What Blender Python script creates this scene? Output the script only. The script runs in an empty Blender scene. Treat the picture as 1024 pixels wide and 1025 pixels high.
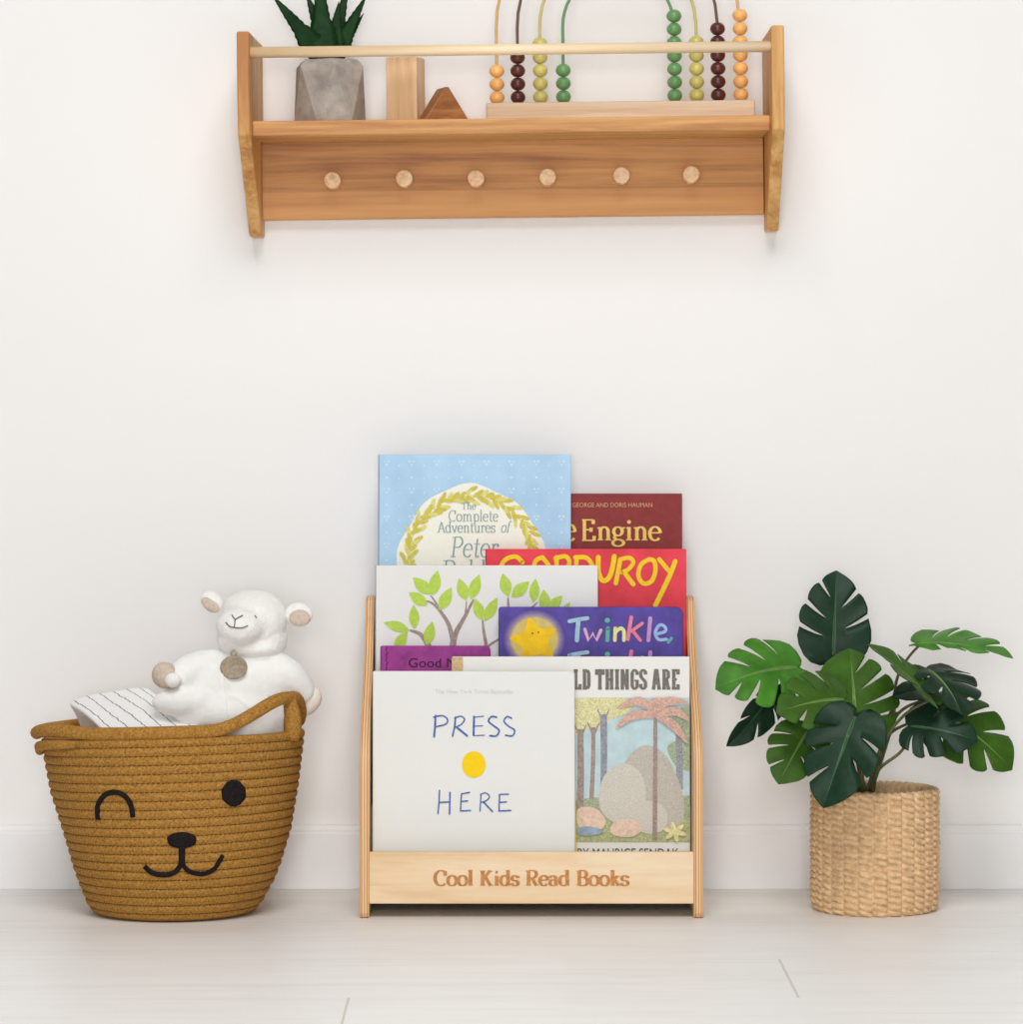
import bpy, bmesh, math, random
from math import sin, cos, pi, radians, sqrt, atan2
from mathutils import Vector, Matrix, noise as mnoise

S = bpy.context.scene
COL = S.collection
random.seed(7)

# ------------------------------------------------------------------ camera maths
F, XC, YH, CAM = 3600.0, 500.0, 410.0, 4.0          # focal (px), principal point, distance to wall
HC = (890.3 - YH) * 3.988 / F                          # camera height above the floor


def W(px, py, d):
    """pixel of the 1024x1025 frame at distance d from the camera -> world point (wall is y=0)"""
    return Vector(((px - XC) * d / F, d - CAM, HC - (py - YH) * d / F))


# ------------------------------------------------------------------ object helpers
def tag(o, label=None, cat=None, group=None, kind=None):
    if label: o['label'] = label
    if cat: o['category'] = cat
    if group: o['group'] = group
    if kind: o['kind'] = kind
    return o


def empty(name, loc=(0, 0, 0), label=None, cat=None, group=None):
    o = bpy.data.objects.new(name, None)
    o.empty_display_size = .05
    COL.objects.link(o)
    o.location = loc
    return tag(o, label, cat, group)


class MB:
    """collects geometry, then links it as ONE mesh object"""

    def __init__(s):
        s.v, s.f, s.m, s.sm, s.uv = [], [], [], [], {}

    def add(s, verts, faces, mi=0, smooth=False):
        b = len(s.v)
        s.v += [Vector(p) for p in verts]
        for f in faces:
            s.f.append([i + b for i in f]); s.m.append(mi); s.sm.append(smooth)
        return b

    def box(s, x0, x1, y0, y1, z0, z1, mi=0):
        v = [(x, y, z) for z in (z0, z1) for y in (y0, y1) for x in (x0, x1)]
        s.add(v, [(0, 2, 3, 1), (4, 5, 7, 6), (0, 1, 5, 4), (2, 6, 7, 3), (0, 4, 6, 2), (1, 3, 7, 5)], mi)

    def tube(s, path, rad, n=10, closed=False, mi=0, flat=1.0, up=None):
        path = [Vector(p) for p in path]
        L = len(path)
        rads = rad if isinstance(rad, (list, tuple)) else [rad] * L
        ref = Vector(up) if up else None
        rings = []
        prevx = None
        for i, p in enumerate(path):
            a = path[(i - 1) % L] if (closed or i > 0) else p
            b = path[(i + 1) % L] if (closed or i < L - 1) else p
            t = (b - a).normalized()
            if prevx is None:
                r0 = ref if ref else (Vector((0, 0, 1)) if abs(t.z) < .9 else Vector((1, 0, 0)))
            else:
                r0 = ref if ref else prevx
            x = (r0 - t * r0.dot(t)).normalized()
            y = t.cross(x)
            prevx = x
            rings.append([p + (x * cos(2 * pi * k / n) * flat + y * sin(2 * pi * k / n)) * rads[i] for k in range(n)])
        v = [q for r in rings for q in r]
        f = []
        for i in range(L if closed else L - 1):
            j = (i + 1) % L
            for k in range(n):
                f.append((i * n + k, i * n + (k + 1) % n, j * n + (k + 1) % n, j * n + k))
        if not closed:
            f.append(tuple(range(n))[::-1]); f.append(tuple((L - 1) * n + k for k in range(n)))
        s.add(v, f, mi, True)

    def lathe(s, prof, n=32, c=(0, 0, 0), mi=0, smooth=True, close=False):
        """prof: list of (r, z)"""
        v, f = [], []
        P = len(prof)
        for r, z in prof:
            for k in range(n):
                a = 2 * pi * k / n
                v.append((c[0] + r * cos(a), c[1] + r * sin(a), c[2] + z))
        for i in range(P - 1 + (1 if close else 0)):
            j = (i + 1) % P
            for k in range(n):
                f.append((i * n + k, i * n + (k + 1) % n, j * n + (k + 1) % n, j * n + k))
        if not close:
            f.append(tuple(range(n))[::-1]); f.append(tuple((P - 1) * n + k for k in range(n)))
        s.add(v, f, mi, smooth)

    def ell(s, c, r, rot=None, n=20, m=12, mi=0):
        v, f = [], []
        M = rot or Matrix.Identity(3)
        c = Vector(c)
        for i in range(m + 1):
            th = pi * i / m
            for k in range(n):
                a = 2 * pi * k / n
                v.append(c + M @ Vector((r[0] * sin(th) * cos(a), r[1] * sin(th) * sin(a), r[2] * cos(th))))
        for i in range(m):
            for k in range(n):
                f.append((i * n + k, (i + 1) * n + k, (i + 1) * n + (k + 1) % n, i * n + (k + 1) % n))
        s.add(v, f, mi, True)

    def prism(s, poly, fn, a, b, mi=0, mi_side=None):
        """poly: 2-D outline; fn(u, v, w)->3-D; extruded between w=a and w=b"""
        n = len(poly)
        v = [fn(u, w_, a) for u, w_ in poly] + [fn(u, w_, b) for u, w_ in poly]
        base = s.add(v, [], mi)
        s.f.append([base + i for i in range(n)]); s.m.append(mi); s.sm.append(False)
        s.f.append([base + n + i for i in range(n)][::-1]); s.m.append(mi); s.sm.append(False)
        for i in range(n):
            j = (i + 1) % n
            s.f.append([base + i, base + j, base + n + j, base + n + i])
            s.m.append(mi if mi_side is None else mi_side); s.sm.append(False)

    def build(s, name, mats, parent=None, bevel=0, seg=2, weld=False, loc=None, fixn=True, subsurf=0, solid=0, autosmooth=None):
        me = bpy.data.meshes.new(name)
        me.from_pydata([tuple(p) for p in s.v], [], s.f)
        for m in (mats if isinstance(mats, (list, tuple)) else [mats]):
            me.materials.append(m)
        for p, mi, sm in zip(me.polygons, s.m, s.sm):
            p.material_index = mi; p.use_smooth = sm
        if weld or fixn:
            bm = bmesh.new(); bm.from_mesh(me)
            if weld: bmesh.ops.remove_doubles(bm, verts=bm.verts, dist=1e-5)
            if fixn: bmesh.ops.recalc_face_normals(bm, faces=bm.faces)
            bm.to_mesh(me); bm.free()
        o = bpy.data.objects.new(name, me)
        COL.objects.link(o)
        if parent: o.parent = parent
        if loc is not None: o.location = loc
        if bevel:
            b = o.modifiers.new('bevel', 'BEVEL'); b.width = bevel; b.segments = seg; b.limit_method = 'ANGLE'
            b.angle_limit = radians(40); b.harden_normals = False
        if solid:
            q = o.modifiers.new('solid', 'SOLIDIFY'); q.thickness = solid; q.offset = 0
        if subsurf:
            q = o.modifiers.new('sub', 'SUBSURF'); q.levels = subsurf; q.render_levels = subsurf
        return o


def arc(cx, cy, rx, ry, a0, a1, n=None):
    n = n or max(4, int(abs(a1 - a0) / 12))
    return [(cx + rx * cos(radians(a0 + (a1 - a0) * i / n)), cy + ry * sin(radians(a0 + (a1 - a0) * i / n))) for i in range(n + 1)]


def spline(pts, n=8, closed=False):
    """Catmull-Rom through points of any dimension"""
    P = [Vector(p) for p in pts]
    L = len(P)
    out = []
    rng = range(L if closed else L - 1)
    for i in rng:
        g = lambda k: P[k % L] if closed else P[min(max(k, 0), L - 1)]
        p0, p1, p2, p3 = g(i - 1), g(i), g(i + 1), g(i + 2)
        for k in range(n):
            t = k / n
            out.append(.5 * ((2 * p1) + (p2 - p0) * t + (2 * p0 - 5 * p1 + 4 * p2 - p3) * t * t + (3 * p1 - p0 - 3 * p2 + p3) * t ** 3))
    if not closed: out.append(P[-1])
    return out


def lerp(a, b, t): return a + (b - a) * t


def smooth(t):
    t = min(max(t, 0), 1)
    return t * t * (3 - 2 * t)


def interp(tab, x):
    if x <= tab[0][0]: return tab[0][1]
    for (a, b), (c, d) in zip(tab, tab[1:]):
        if x <= c: return lerp(b, d, (x - a) / (c - a))
    return tab[-1][1]


# ------------------------------------------------------------------ materials
def lin(c):
    def g(u):
        u /= 255
        return u / 12.92 if u <= .04045 else ((u + .055) / 1.055) ** 2.4
    return (g(c[0]), g(c[1]), g(c[2]), 1)


class NT:
    def __init__(s, name):
        s.m = bpy.data.materials.new(name); s.m.use_nodes = True
        s.t = s.m.node_tree; s.n = s.t.nodes; s.bsdf = s.n['Principled BSDF']

    def new(s, typ, **kw):
        nd = s.n.new(typ)
        for k, v in kw.items():
            if k.startswith('i_'):
                key = k[2:].replace('_', ' ')
                nd.inputs[key].default_value = v
            else: setattr(nd, k, v)
        return nd

    def link(s, a, b): s.t.links.new(a, b)

    def coords(s, kind='Object', scale=(1, 1, 1)):
        tc = s.new('ShaderNodeTexCoord')
        mp = s.new('ShaderNodeMapping'); mp.inputs['Scale'].default_value = scale
        s.link(tc.outputs[kind], mp.inputs['Vector'])
        return mp.outputs[0]

    def noise(s, vec, scale=5, detail=4, rough=.5, dist=0):
        nd = s.new('ShaderNodeTexNoise')
        nd.inputs['Scale'].default_value = scale; nd.inputs['Detail'].default_value = detail
        nd.inputs['Roughness'].default_value = rough; nd.inputs['Distortion'].default_value = dist
        s.link(vec, nd.inputs['Vector'])
        return nd.outputs['Fac']

    def ramp(s, fac, stops):
        nd = s.new('ShaderNodeValToRGB'); e = nd.color_ramp.elements
        while len(e) < len(stops): e.new(.5)
        for el, (p, c) in zip(e, stops): el.position = p; el.color = lin(c)
        s.link(fac, nd.inputs[0])
        return nd.outputs[0]

    def mix(s, fac, a, b, mode='MIX'):
        nd = s.new('ShaderNodeMix', data_type='RGBA', blend_type=mode)
        if isinstance(fac, (int, float)): nd.inputs[0].default_value = fac
        else: s.link(fac, nd.inputs[0])
        for k, v in ((6, a), (7, b)):
            if isinstance(v, tuple): nd.inputs[k].default_value = v
            else: s.link(v, nd.inputs[k])
        return nd.outputs[2]

    def math(s, op, a, b=None, c=None):
        nd = s.new('ShaderNodeMath', operation=op)
        for i, v in enumerate((a, b, c)):
            if v is None: continue
            if isinstance(v, (int, float)): nd.inputs[i].default_value = v
            else: s.link(v, nd.inputs[i])
        return nd.outputs[0]

    def bump(s, h, strength=.2, dist=.001):
        b = s.new('ShaderNodeBump'); b.inputs['Strength'].default_value = strength; b.inputs['Distance'].default_value = dist
        s.link(h, b.inputs['Height']); s.link(b.outputs[0], s.bsdf.inputs['Normal'])


def plain(name, c, rough=.5, var=.06, nscale=40, bump=0, bdist=.001, bscale=None, spec=None, sheen=0, metal=0, c2=None, sub=0):
    t = NT(name)
    vec = t.coords()
    f = t.noise(vec, nscale, 5, .6)
    a = tuple(max(0, x * (1 - var)) for x in c); b = tuple(min(255, x * (1 + var)) for x in (c2 or c))
    t.link(t.ramp(f, [(.3, a), (.7, b)]), t.bsdf.inputs['Base Color'])
    t.bsdf.inputs['Roughness'].default_value = rough
    t.bsdf.inputs['Metallic'].default_value = metal
    if spec is not None: t.bsdf.inputs['Specular IOR Level'].default_value = spec
    if sheen: t.bsdf.inputs['Sheen Weight'].default_value = sheen
    if bump:
        t.bump(t.noise(vec, bscale or nscale, 6, .7), bump, bdist)
    return t.m


def wood(name, dark, mid, light, along=0, fine=90, stretch=.05, rough=.5, knots=False, two_tone=None):
    """grain runs along object axis `along`"""
    t = NT(name)
    sc = [1, 1, 1]; sc[along] = stretch
    vec = t.coords('Object', tuple(sc))
    n1 = t.noise(vec, fine, 6, .65, .4)
    n2 = t.noise(vec, fine * .22, 3, .5, 1.2)
    f = t.math('ADD', t.math('MULTIPLY', n1, .6), t.math('MULTIPLY', n2, .4))
    col = t.ramp(f, [(.38, dark), (.5, mid), (.62, light)])
    if knots:
        v2 = t.coords('Object', (1, 1, 1))
        vo = t.new('ShaderNodeTexVoronoi'); vo.inputs['Scale'].default_value = 7
        t.link(v2, vo.inputs['Vector'])
        kn = t.math('LESS_THAN', t.math('ADD', vo.outputs['Distance'], t.math('MULTIPLY', t.noise(v2, 120, 2), .03)), .045)
        kr = t.math('SUBTRACT', 1, t.math('MULTIPLY', vo.outputs['Distance'], 6)); kr = t.math('MAXIMUM', kr, 0)
        col = t.mix(t.math('MULTIPLY', kr, .35), col, lin(dark))
        col = t.mix(t.math('MULTIPLY', kn, .6), col, lin(tuple(x * .55 for x in dark)))
    if two_tone:                                              # (axis, position, lighter colour): lighter below the position, thin seam at it
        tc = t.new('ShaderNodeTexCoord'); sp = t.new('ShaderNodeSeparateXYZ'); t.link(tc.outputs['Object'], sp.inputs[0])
        side = t.math('LESS_THAN', sp.outputs[two_tone[0]], two_tone[1])
        col = t.mix(t.math('MULTIPLY', side, two_tone[3]), col, lin(two_tone[2]))
        seam = t.math('LESS_THAN', t.math('ABSOLUTE', t.math('SUBTRACT', sp.outputs[two_tone[0]], two_tone[1])), .0006)
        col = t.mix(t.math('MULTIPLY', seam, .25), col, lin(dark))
    t.link(col, t.bsdf.inputs['Base Color'])
    t.bsdf.inputs['Roughness'].default_value = rough
    t.bump(n1, .12, .0006)
    return t.m


def wall_material():
    t = NT('wall_paint')
    vec = t.coords()
    n = t.noise(vec, 260, 4, .6)
    t.link(t.ramp(t.noise(vec, 1.2, 3), [(.3, (243, 241, 239)), (.7, (245, 243, 241))]), t.bsdf.inputs['Base Color'])
    t.bsdf.inputs['Roughness'].default_value = .75
    t.bump(n, .06, .0006)
    return t.m


def floor_material():
    t = NT('whitewashed_oak_floor')
    tc = t.new('ShaderNodeTexCoord'); sp = t.new('ShaderNodeSeparateXYZ'); t.link(tc.outputs['Object'], sp.inputs[0])
    PW, Y0 = .2275, -.519
    row = t.math('DIVIDE', t.math('SUBTRACT', sp.outputs[1], Y0), PW)
    ri = t.math('FLOOR', row)
    fr = t.math('FRACT', row)
    xo = t.math('ADD', sp.outputs[0], t.math('MULTIPLY', ri, -.4072))       # every row steps sideways
    LEN = 2.4
    u = t.math('DIVIDE', t.math('SUBTRACT', xo, .2707 + .4072), LEN)
    ui, uf = t.math('FLOOR', u), t.math('FRACT', u)
    ends = t.math('LESS_THAN', t.math('MINIMUM', uf, t.math('SUBTRACT', 1, uf)), .00045)
    longs = t.math('LESS_THAN', t.math('MINIMUM', fr, t.math('SUBTRACT', 1, fr)), .003)
    cid = t.new('ShaderNodeCombineXYZ'); t.link(ri, cid.inputs[0]); t.link(ui, cid.inputs[1])
    wn = t.new('ShaderNodeTexWhiteNoise'); t.link(cid.outputs[0], wn.inputs['Vector'])
    off = t.new('ShaderNodeVectorMath', operation='ADD'); t.link(tc.outputs['Object'], off.inputs[0]); t.link(wn.outputs['Color'], off.inputs[1])
    mp = t.new('ShaderNodeMapping'); mp.inputs['Scale'].default_value = (.9, 9, 1); t.link(off.outputs[0], mp.inputs[0])
    g1 = t.noise(mp.outputs[0], 9, 7, .66, .6)
    g2 = t.noise(mp.outputs[0], 2.3, 3, .5, .8)
    g = t.math('ADD', t.math('MULTIPLY', g1, .6), t.math('MULTIPLY', g2, .4))
    col = t.ramp(g, [(.3, (236, 233, 229)), (.5, (245, 243, 240)), (.7, (249, 248, 246))])
    col = t.mix(t.math('MULTIPLY', wn.outputs['Value'], .10), col, lin((232, 228, 222)))
    col = t.mix(t.math('MULTIPLY', longs, .22), col, lin((196, 188, 178)))
    col = t.mix(t.math('MULTIPLY', ends, .5), col, lin((176, 160, 138)))
    t.link(col, t.bsdf.inputs['Base Color'])
    t.bsdf.inputs['Roughness'].default_value = .42
    t.bump(g1, .08, .0005)
    return t.m


M = {}
M['wall'] = wall_material()
M['floor'] = floor_material()
M['trim'] = plain('white_trim_paint', (243, 242, 242), .45, .01, 3)
PINE_D, PINE_M, PINE_L = (178, 116, 60), (214, 157, 90), (231, 182, 116)
M['pine_x'] = wood('honey_pine', PINE_D, PINE_M, PINE_L, 0, 85, .04, .5, knots=True)
M['pine_back'] = wood('honey_pine_two_tone', (162, 102, 46), (202, 142, 74), (218, 162, 94), 0, 80, .035, .5, knots=True, two_tone=(2, .0, (216, 152, 86), .5))
M['pine_z'] = wood('honey_pine_upright', PINE_D, (210, 156, 88), PINE_L, 2, 85, .04, .5)
M['rail'] = wood('pale_birch_dowel', (228, 192, 146), (244, 216, 174), (250, 232, 202), 0, 60, .03, .45)
M['peg'] = wood('peg_wood', (212, 162, 112), (238, 196, 150), (248, 218, 180), 1, 160, .1, .5)
M['beech'] = wood('pale_beech', (208, 172, 136), (226, 196, 164), (236, 212, 184), 0, 90, .04, .5)
M['block_pale'] = wood('pale_block_wood', (205, 160, 116), (226, 186, 142), (236, 202, 164), 2, 80, .05, .5)
M['block_brown'] = wood('brown_block_wood', (142, 86, 42), (172, 110, 60), (192, 132, 78), 0, 150, .2, .5)
M['birch'] = wood('birch_veneer', (222, 184, 136), (235, 204, 162), (241, 217, 182), 0, 40, .12, .45)
M['birch_z'] = wood('birch_veneer_upright', (222, 184, 136), (233, 200, 156), (240, 214, 178), 2, 40, .1, .45)
M['engrave'] = plain('burnt_engraving', (192, 128, 64), .6, .14, 220)


def ply_material():
    t = NT('plywood_edge')
    tc = t.new('ShaderNodeTexCoord'); sp = t.new('ShaderNodeSeparateXYZ'); t.link(tc.outputs['Object'], sp.inputs[0])
    u = t.math('MULTIPLY', sp.outputs[0], 1 / .0098)
    u = t.math('ADD', u, t.math('MULTIPLY', t.noise(t.coords('Object', (1, 1, .1)), 60, 3), .05))
    col = t.ramp(t.math('ADD', u, .5), [(0, (214, 164, 112)), (.18, (222, 172, 118)), (.24, (140, 84, 42)), (.30, (236, 190, 138)), (.47, (240, 196, 144)), (.52, (150, 94, 50)), (.58, (234, 186, 134)), (.74, (238, 192, 140)), (.80, (142, 88, 46)), (.86, (226, 178, 124))])
    t.link(col, t.bsdf.inputs['Base Color']); t.bsdf.inputs['Roughness'].default_value = .5
    return t.m


M['ply'] = ply_material()
M['rope'] = NT('mustard_rope').m
_t = NT('mustard_cotton_rope')
_v = _t.coords()
_n = _t.noise(_v, 420, 3, .7)
_t.link(_t.ramp(_n, [(.28, (126, 86, 34)), (.5, (170, 123, 58)), (.66, (190, 143, 76)), (.8, (214, 174, 108))]), _t.bsdf.inputs['Base Color'])
_t.bsdf.inputs['Roughness'].default_value = .9; _t.bsdf.inputs['Specular IOR Level'].default_value = .1
_t.bump(_n, .6, .0012)
M['rope'] = _t.m
M['stitch'] = plain('dark_brown_stitching', (92, 66, 30), .9, .2, 300)
M['felt'] = plain('black_yarn', (34, 30, 29), .95, .25, 300, .5, .001, spec=.1)
M['fleece'] = plain('white_fleece', (246, 244, 240), .95, .015, 200, .55, .002, 260, spec=.1, sheen=.3)
M['robe'] = plain('white_velour', (245, 244, 241), .95, .012, 120, .3, .0015, 160, spec=.1, sheen=.2)
M['beige_plush'] = plain('beige_plush', (208, 190, 174), .95, .06, 300, .4, .0012, spec=.1)
M['paw_plush'] = plain('pale_paw_plush', (236, 226, 216), .95, .03, 300, .4, .0012, spec=.1)
M['thread'] = plain('grey_thread', (92, 86, 84), .8, .1, 300)
M['medal'] = plain('taupe_medallion', (158, 142, 120), .5, .16, 350, .5, .0006, metal=.2)
M['concrete'] = plain('grey_concrete', (170, 161, 151), .85, .12, 60, .3, .0008, 200)
M['aloe'] = plain('dark_aloe', (22, 54, 24), .55, .25, 60, .2, .001, spec=.15)
M['soil'] = plain('brown_filling', (110, 84, 58), .95, .25, 200, .8, .003)
M['stemg'] = plain('brown_green_stem', (88, 90, 56), .5, .15, 40)


def leaf_mat(name, c, rough=.4, bump=.25):
    t = NT(name)
    v = t.coords('UV')
    n = t.noise(t.coords(), 45, 4, .6)
    t.link(t.ramp(n, [(.25, tuple(x * .82 for x in c)), (.75, tuple(x * 1.16 for x in c))]), t.bsdf.inputs['Base Color'])
    t.bsdf.inputs['Roughness'].default_value = rough
    t.bsdf.inputs['Specular IOR Level'].default_value = .16
    t.bump(t.noise(t.coords(), 70, 3, .5), bump, .002)
    return t.m


M['leaf_dark'] = leaf_mat('dark_green_leaf', (26, 54, 36), .4)
M['leaf_olive'] = leaf_mat('olive_green_leaf', (58, 94, 24), .5)
M['leaf_bright'] = leaf_mat('bright_green_leaf', (66, 124, 34), .42)
M['vein'] = plain('pale_green_vein', (104, 140, 66), .5, .1, 60)
M['vein_dark'] = plain('soft_green_vein', (62, 100, 62), .5, .1, 60)
M['straw'] = plain('woven_paper_straw', (220, 182, 136), .8, .08, 160, .2, .001, 420, c2=(234, 200, 158), spec=.2)
M['paper'] = plain('cream_pages', (238, 230, 214), .8, .03, 300)


# ------------------------------------------------------------------ lettering
GL = {
    'C': (.76, ['A .42 .5 .36 .5 48 312', 'L .66 .66 .66 .98']),
    'o': (.62, ['A .31 .33 .25 .33 0 360']),
    'l': (.32, ['L .16 0 .16 1.04', 'S .16 0 .15', 'S .1 1.03 .09']),
    'K': (.86, ['L .2 0 .2 1', 'S .2 0 .17', 'S .2 1 .17', 'L .24 .42 .62 1', 'L .36 .58 .66 0', 'S .64 1 .15', 'S .68 0 .16']),
    'i': (.34, ['L .17 0 .17 .65', 'S .17 0 .15', 'S .12 .64 .09', 'D .17 .9 .095']),
    'd': (.66, ['A .29 .33 .23 .33 0 360', 'L .5 0 .5 1.04', 'S .55 0 .1', 'S .44 1.03 .09']),
    's': (.5, ['A .25 .49 .17 .16 25 270', 'A .25 .165 .18 .165 90 -155', 'L .42 .5 .42 .64', 'L .07 .02 .07 .18']),
    'R': (.8, ['L .2 0 .2 1', 'S .2 0 .17', 'S .12 1 .1', 'L .2 1 .42 1', 'A .42 .76 .24 .24 90 -90', 'L .42 .52 .2 .52', 'L .4 .52 .66 0', 'S .7 0 .12']),
    'e': (.58, ['A .3 .33 .24 .33 5 320', 'L .07 .37 .54 .37']),
    'a': (.6, ['A .25 .45 .17 .2 160 10', 'L .43 .5 .43 .04', 'S .48 0 .09', 'A .26 .19 .18 .19 0 360']),
    'B': (.76, ['L .2 0 .2 1', 'S .12 0 .1', 'S .12 1 .1', 'L .2 1 .42 1', 'A .42 .77 .2 .23 90 -90', 'L .42 .54 .2 .54', 'A .44 .27 .24 .27 90 -90', 'L .44 0 .2 0']),
    'k': (.64, ['L .17 0 .17 1.04', 'S .17 0 .15', 'S .11 1.03 .09', 'L .19 .28 .46 .65', 'L .29 .4 .52 0', 'S .48 .65 .12', 'S .54 0 .12']),
    'E': (.74, ['L .2 0 .2 1', 'L .1 1 .6 1', 'L .2 .52 .5 .52', 'L .1 0 .64 0', 'L .6 1.01 .6 .8', 'L .64 -.01 .64 .22', 'L .5 .42 .5 .62']),
    'n': (.7, ['L .18 0 .18 .65', 'S .18 0 .14', 'S .12 .64 .09', 'A .355 .42 .175 .23 180 0', 'L .53 .42 .53 0', 'S .53 0 .14']),
    'g': (.6, ['A .27 .44 .19 .21 0 360', 'A .28 -.12 .24 .16 0 360', 'L .16 .26 .1 .14 .2 .05', 'L .42 .58 .58 .62']),
    'T': (.72, ['L .36 0 .36 1', 'S .36 0 .16', 'L .04 1 .68 1', 'L .05 1 .05 .8', 'L .67 1 .67 .8']),
    'h': (.7, ['L .18 0 .18 1.04', 'S .18 0 .14', 'S .12 1.03 .08', 'A .355 .42 .175 .23 180 0', 'L .53 .42 .53 0', 'S .53 0 .14']),
    'm': (1.04, ['L .18 0 .18 .65', 'S .18 0 .13', 'S .12 .64 .08', 'A .34 .42 .16 .23 180 0', 'L .5 .42 .5 0', 'S .5 0 .12', 'A .67 .42 .17 .23 180 0', 'L .84 .42 .84 0', 'S .84 0 .13']),
    'p': (.66, ['L .18 -.3 .18 .65', 'S .18 -.3 .14', 'S .12 .64 .08', 'A .36 .33 .22 .33 0 360']),
    't': (.42, ['L .2 .9 .2 .12', 'A .29 .12 .09 .12 180 330', 'L .05 .65 .38 .65']),
    'A': (.8, ['L .4 1 .1 0', 'L .4 1 .7 0', 'L .2 .34 .6 .34', 'S .1 0 .12', 'S .7 0 .13']),
    'v': (.62, ['L .08 .65 .31 0', 'L .54 .65 .31 0', 'S .1 .65 .12', 'S .52 .65 .12']),
    'u': (.7, ['L .17 .65 .17 .23', 'A .34 .23 .17 .23 180 360', 'L .53 .65 .53 0', 'S .1 .64 .08', 'S .46 .64 .08', 'S .58 0 .08']),
    'r': (.48, ['L .17 0 .17 .65', 'S .17 0 .14', 'S .11 .64 .08', 'A .34 .45 .17 .2 175 50', 'D .43 .57 .06']),
    'f': (.42, ['L .18 0 .18 .8', 'A .32 .8 .14 .22 180 40', 'S .18 0 .14', 'L .04 .65 .34 .65']),
    'P': (.72, ['L .2 0 .2 1', 'S .2 0 .17', 'S .12 1 .1', 'L .2 1 .4 1', 'A .4 .74 .25 .26 90 -90', 'L .4 .48 .2 .48']),
    'b': (.66, ['L .16 0 .16 1.04', 'S .1 1.03 .08', 'A .36 .33 .22 .33 0 360']),
    ' ': (.36, []),
}
# heavy condensed slab capitals
SLAB = {
    'L': (.62, ['L .2 0 .2 1', 'L .06 .93 .36 .93', 'L .06 .07 .56 .07', 'L .5 0 .5 .28']),
    'D': (.66, ['L .2 0 .2 1', 'L .06 .94 .4 .94', 'L .06 .06 .4 .06', 'L .4 .94 .5 .8 .5 .2 .4 .06']),
    'T': (.64, ['L .32 0 .32 1', 'L .05 .93 .59 .93', 'L .1 .99 .1 .72', 'L .54 .99 .54 .72', 'L .18 .06 .46 .06']),
    'H': (.7, ['L .2 0 .2 1', 'L .5 0 .5 1', 'L .2 .5 .5 .5', 'L .06 .94 .3 .94', 'L .06 .06 .3 .06', 'L .4 .94 .64 .94', 'L .4 .06 .64 .06']),
    'I': (.38, ['L .19 0 .19 1', 'L .04 .94 .34 .94', 'L .04 .06 .34 .06']),
    'N': (.7, ['L .18 0 .18 1', 'L .52 0 .52 1', 'L .18 .95 .52 .05', 'L .06 .94 .24 .94', 'L .06 .06 .28 .06', 'L .42 .94 .64 .94']),
    'G': (.64, ['L .52 .72 .52 .84 .42 .94 .26 .94 .17 .82 .17 .18 .26 .06 .42 .06 .52 .16 .52 .44 .34 .44']),
    'S': (.58, ['L .47 .74 .47 .86 .38 .94 .22 .94 .14 .84 .14 .66 .22 .56 .4 .44 .47 .34 .47 .15 .38 .06 .22 .06 .14 .14 .14 .28']),
    'A': (.7, ['L .32 1 .15 0', 'L .38 1 .55 0', 'L .2 .32 .5 .32', 'L .03 .06 .28 .06', 'L .42 .06 .67 .06', 'L .2 .95 .42 .95']),
    'R': (.68, ['L .2 0 .2 1', 'L .06 .94 .4 .94 .5 .84 .5 .62 .4 .52 .2 .52', 'L .36 .5 .52 0', 'L .06 .06 .34 .06', 'L .48 .06 .64 .06']),
    'E': (.62, ['L .2 0 .2 1', 'L .06 .94 .54 .94', 'L .06 .06 .54 .06', 'L .2 .5 .42 .5', 'L .5 1 .5 .74', 'L .5 0 .5 .26']),
    ' ': (.3, []),
}


def strokes(glyph):
    out = []
    for c in glyph[1]:
        p = c.split(); k = p[0]; a = [float(x) for x in p[1:]]
        if k == 'L': out.append(('P', [(a[i], a[i + 1]) for i in range(0, len(a), 2)]))
        elif k == 'A': out.append(('P', arc(*a)))
        elif k == 'S': out.append(('S', a))
        elif k == 'D': out.append(('D', a))
    return out


LIFT = [0]


def lift(h):
    LIFT[0] = (LIFT[0] + 1) % 14
    return h + LIFT[0] * 1.5e-5


def ribbon(mb, pts, wfun, fn, h, mi=0, cap=False):
    """flat pen stroke: pts in cover units, wfun(direction)->width, fn(u,v,h)->3-D"""
    n = len(pts)
    if n < 2: return
    h = lift(h)
    closed = (Vector(pts[0]) - Vector(pts[-1])).length < 1e-6
    L, R = [], []
    for i in range(n):
        a = pts[i - 1] if i > 0 else (pts[-2] if closed else pts[0])
        b = pts[i + 1] if i < n - 1 else (pts[1] if closed else pts[-1])
        d = (Vector(b) - Vector(a))
        d = d.normalized() if d.length > 1e-9 else Vector((1, 0))
        w = wfun(d, i / (n - 1)) / 2
        nx, ny = -d.y * w, d.x * w
        L.append(fn(pts[i][0] + nx, pts[i][1] + ny, h)); R.append(fn(pts[i][0] - nx, pts[i][1] - ny, h))
    v = L + R
    mb.add(v, [(i, i + 1, n + i + 1, n + i) for i in range(n - 1)], mi)
    if cap:
        for (q, j) in ((pts[0], 0), (pts[-1], 1)):
            disc(mb, q[0], q[1], wfun(Vector((0, 1)), j) / 2, fn, h, mi, 10)


def disc(mb, x, y, r, fn, h, mi=0, n=16, ry=None, rot=0):
    ry = ry or r
    h = lift(h)
    mb.add([fn(x + r * cos(2 * pi * k / n) * cos(rot) - ry * sin(2 * pi * k / n) * sin(rot),
               y + r * cos(2 * pi * k / n) * sin(rot) + ry * sin(2 * pi * k / n) * cos(rot), h) for k in range(n)], [tuple(range(n))], mi)


def poly(mb, pts, fn, h, mi=0):
    h = lift(h)
    mb.add([fn(p[0], p[1], h) for p in pts], [tuple(range(len(pts)))], mi)


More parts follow.
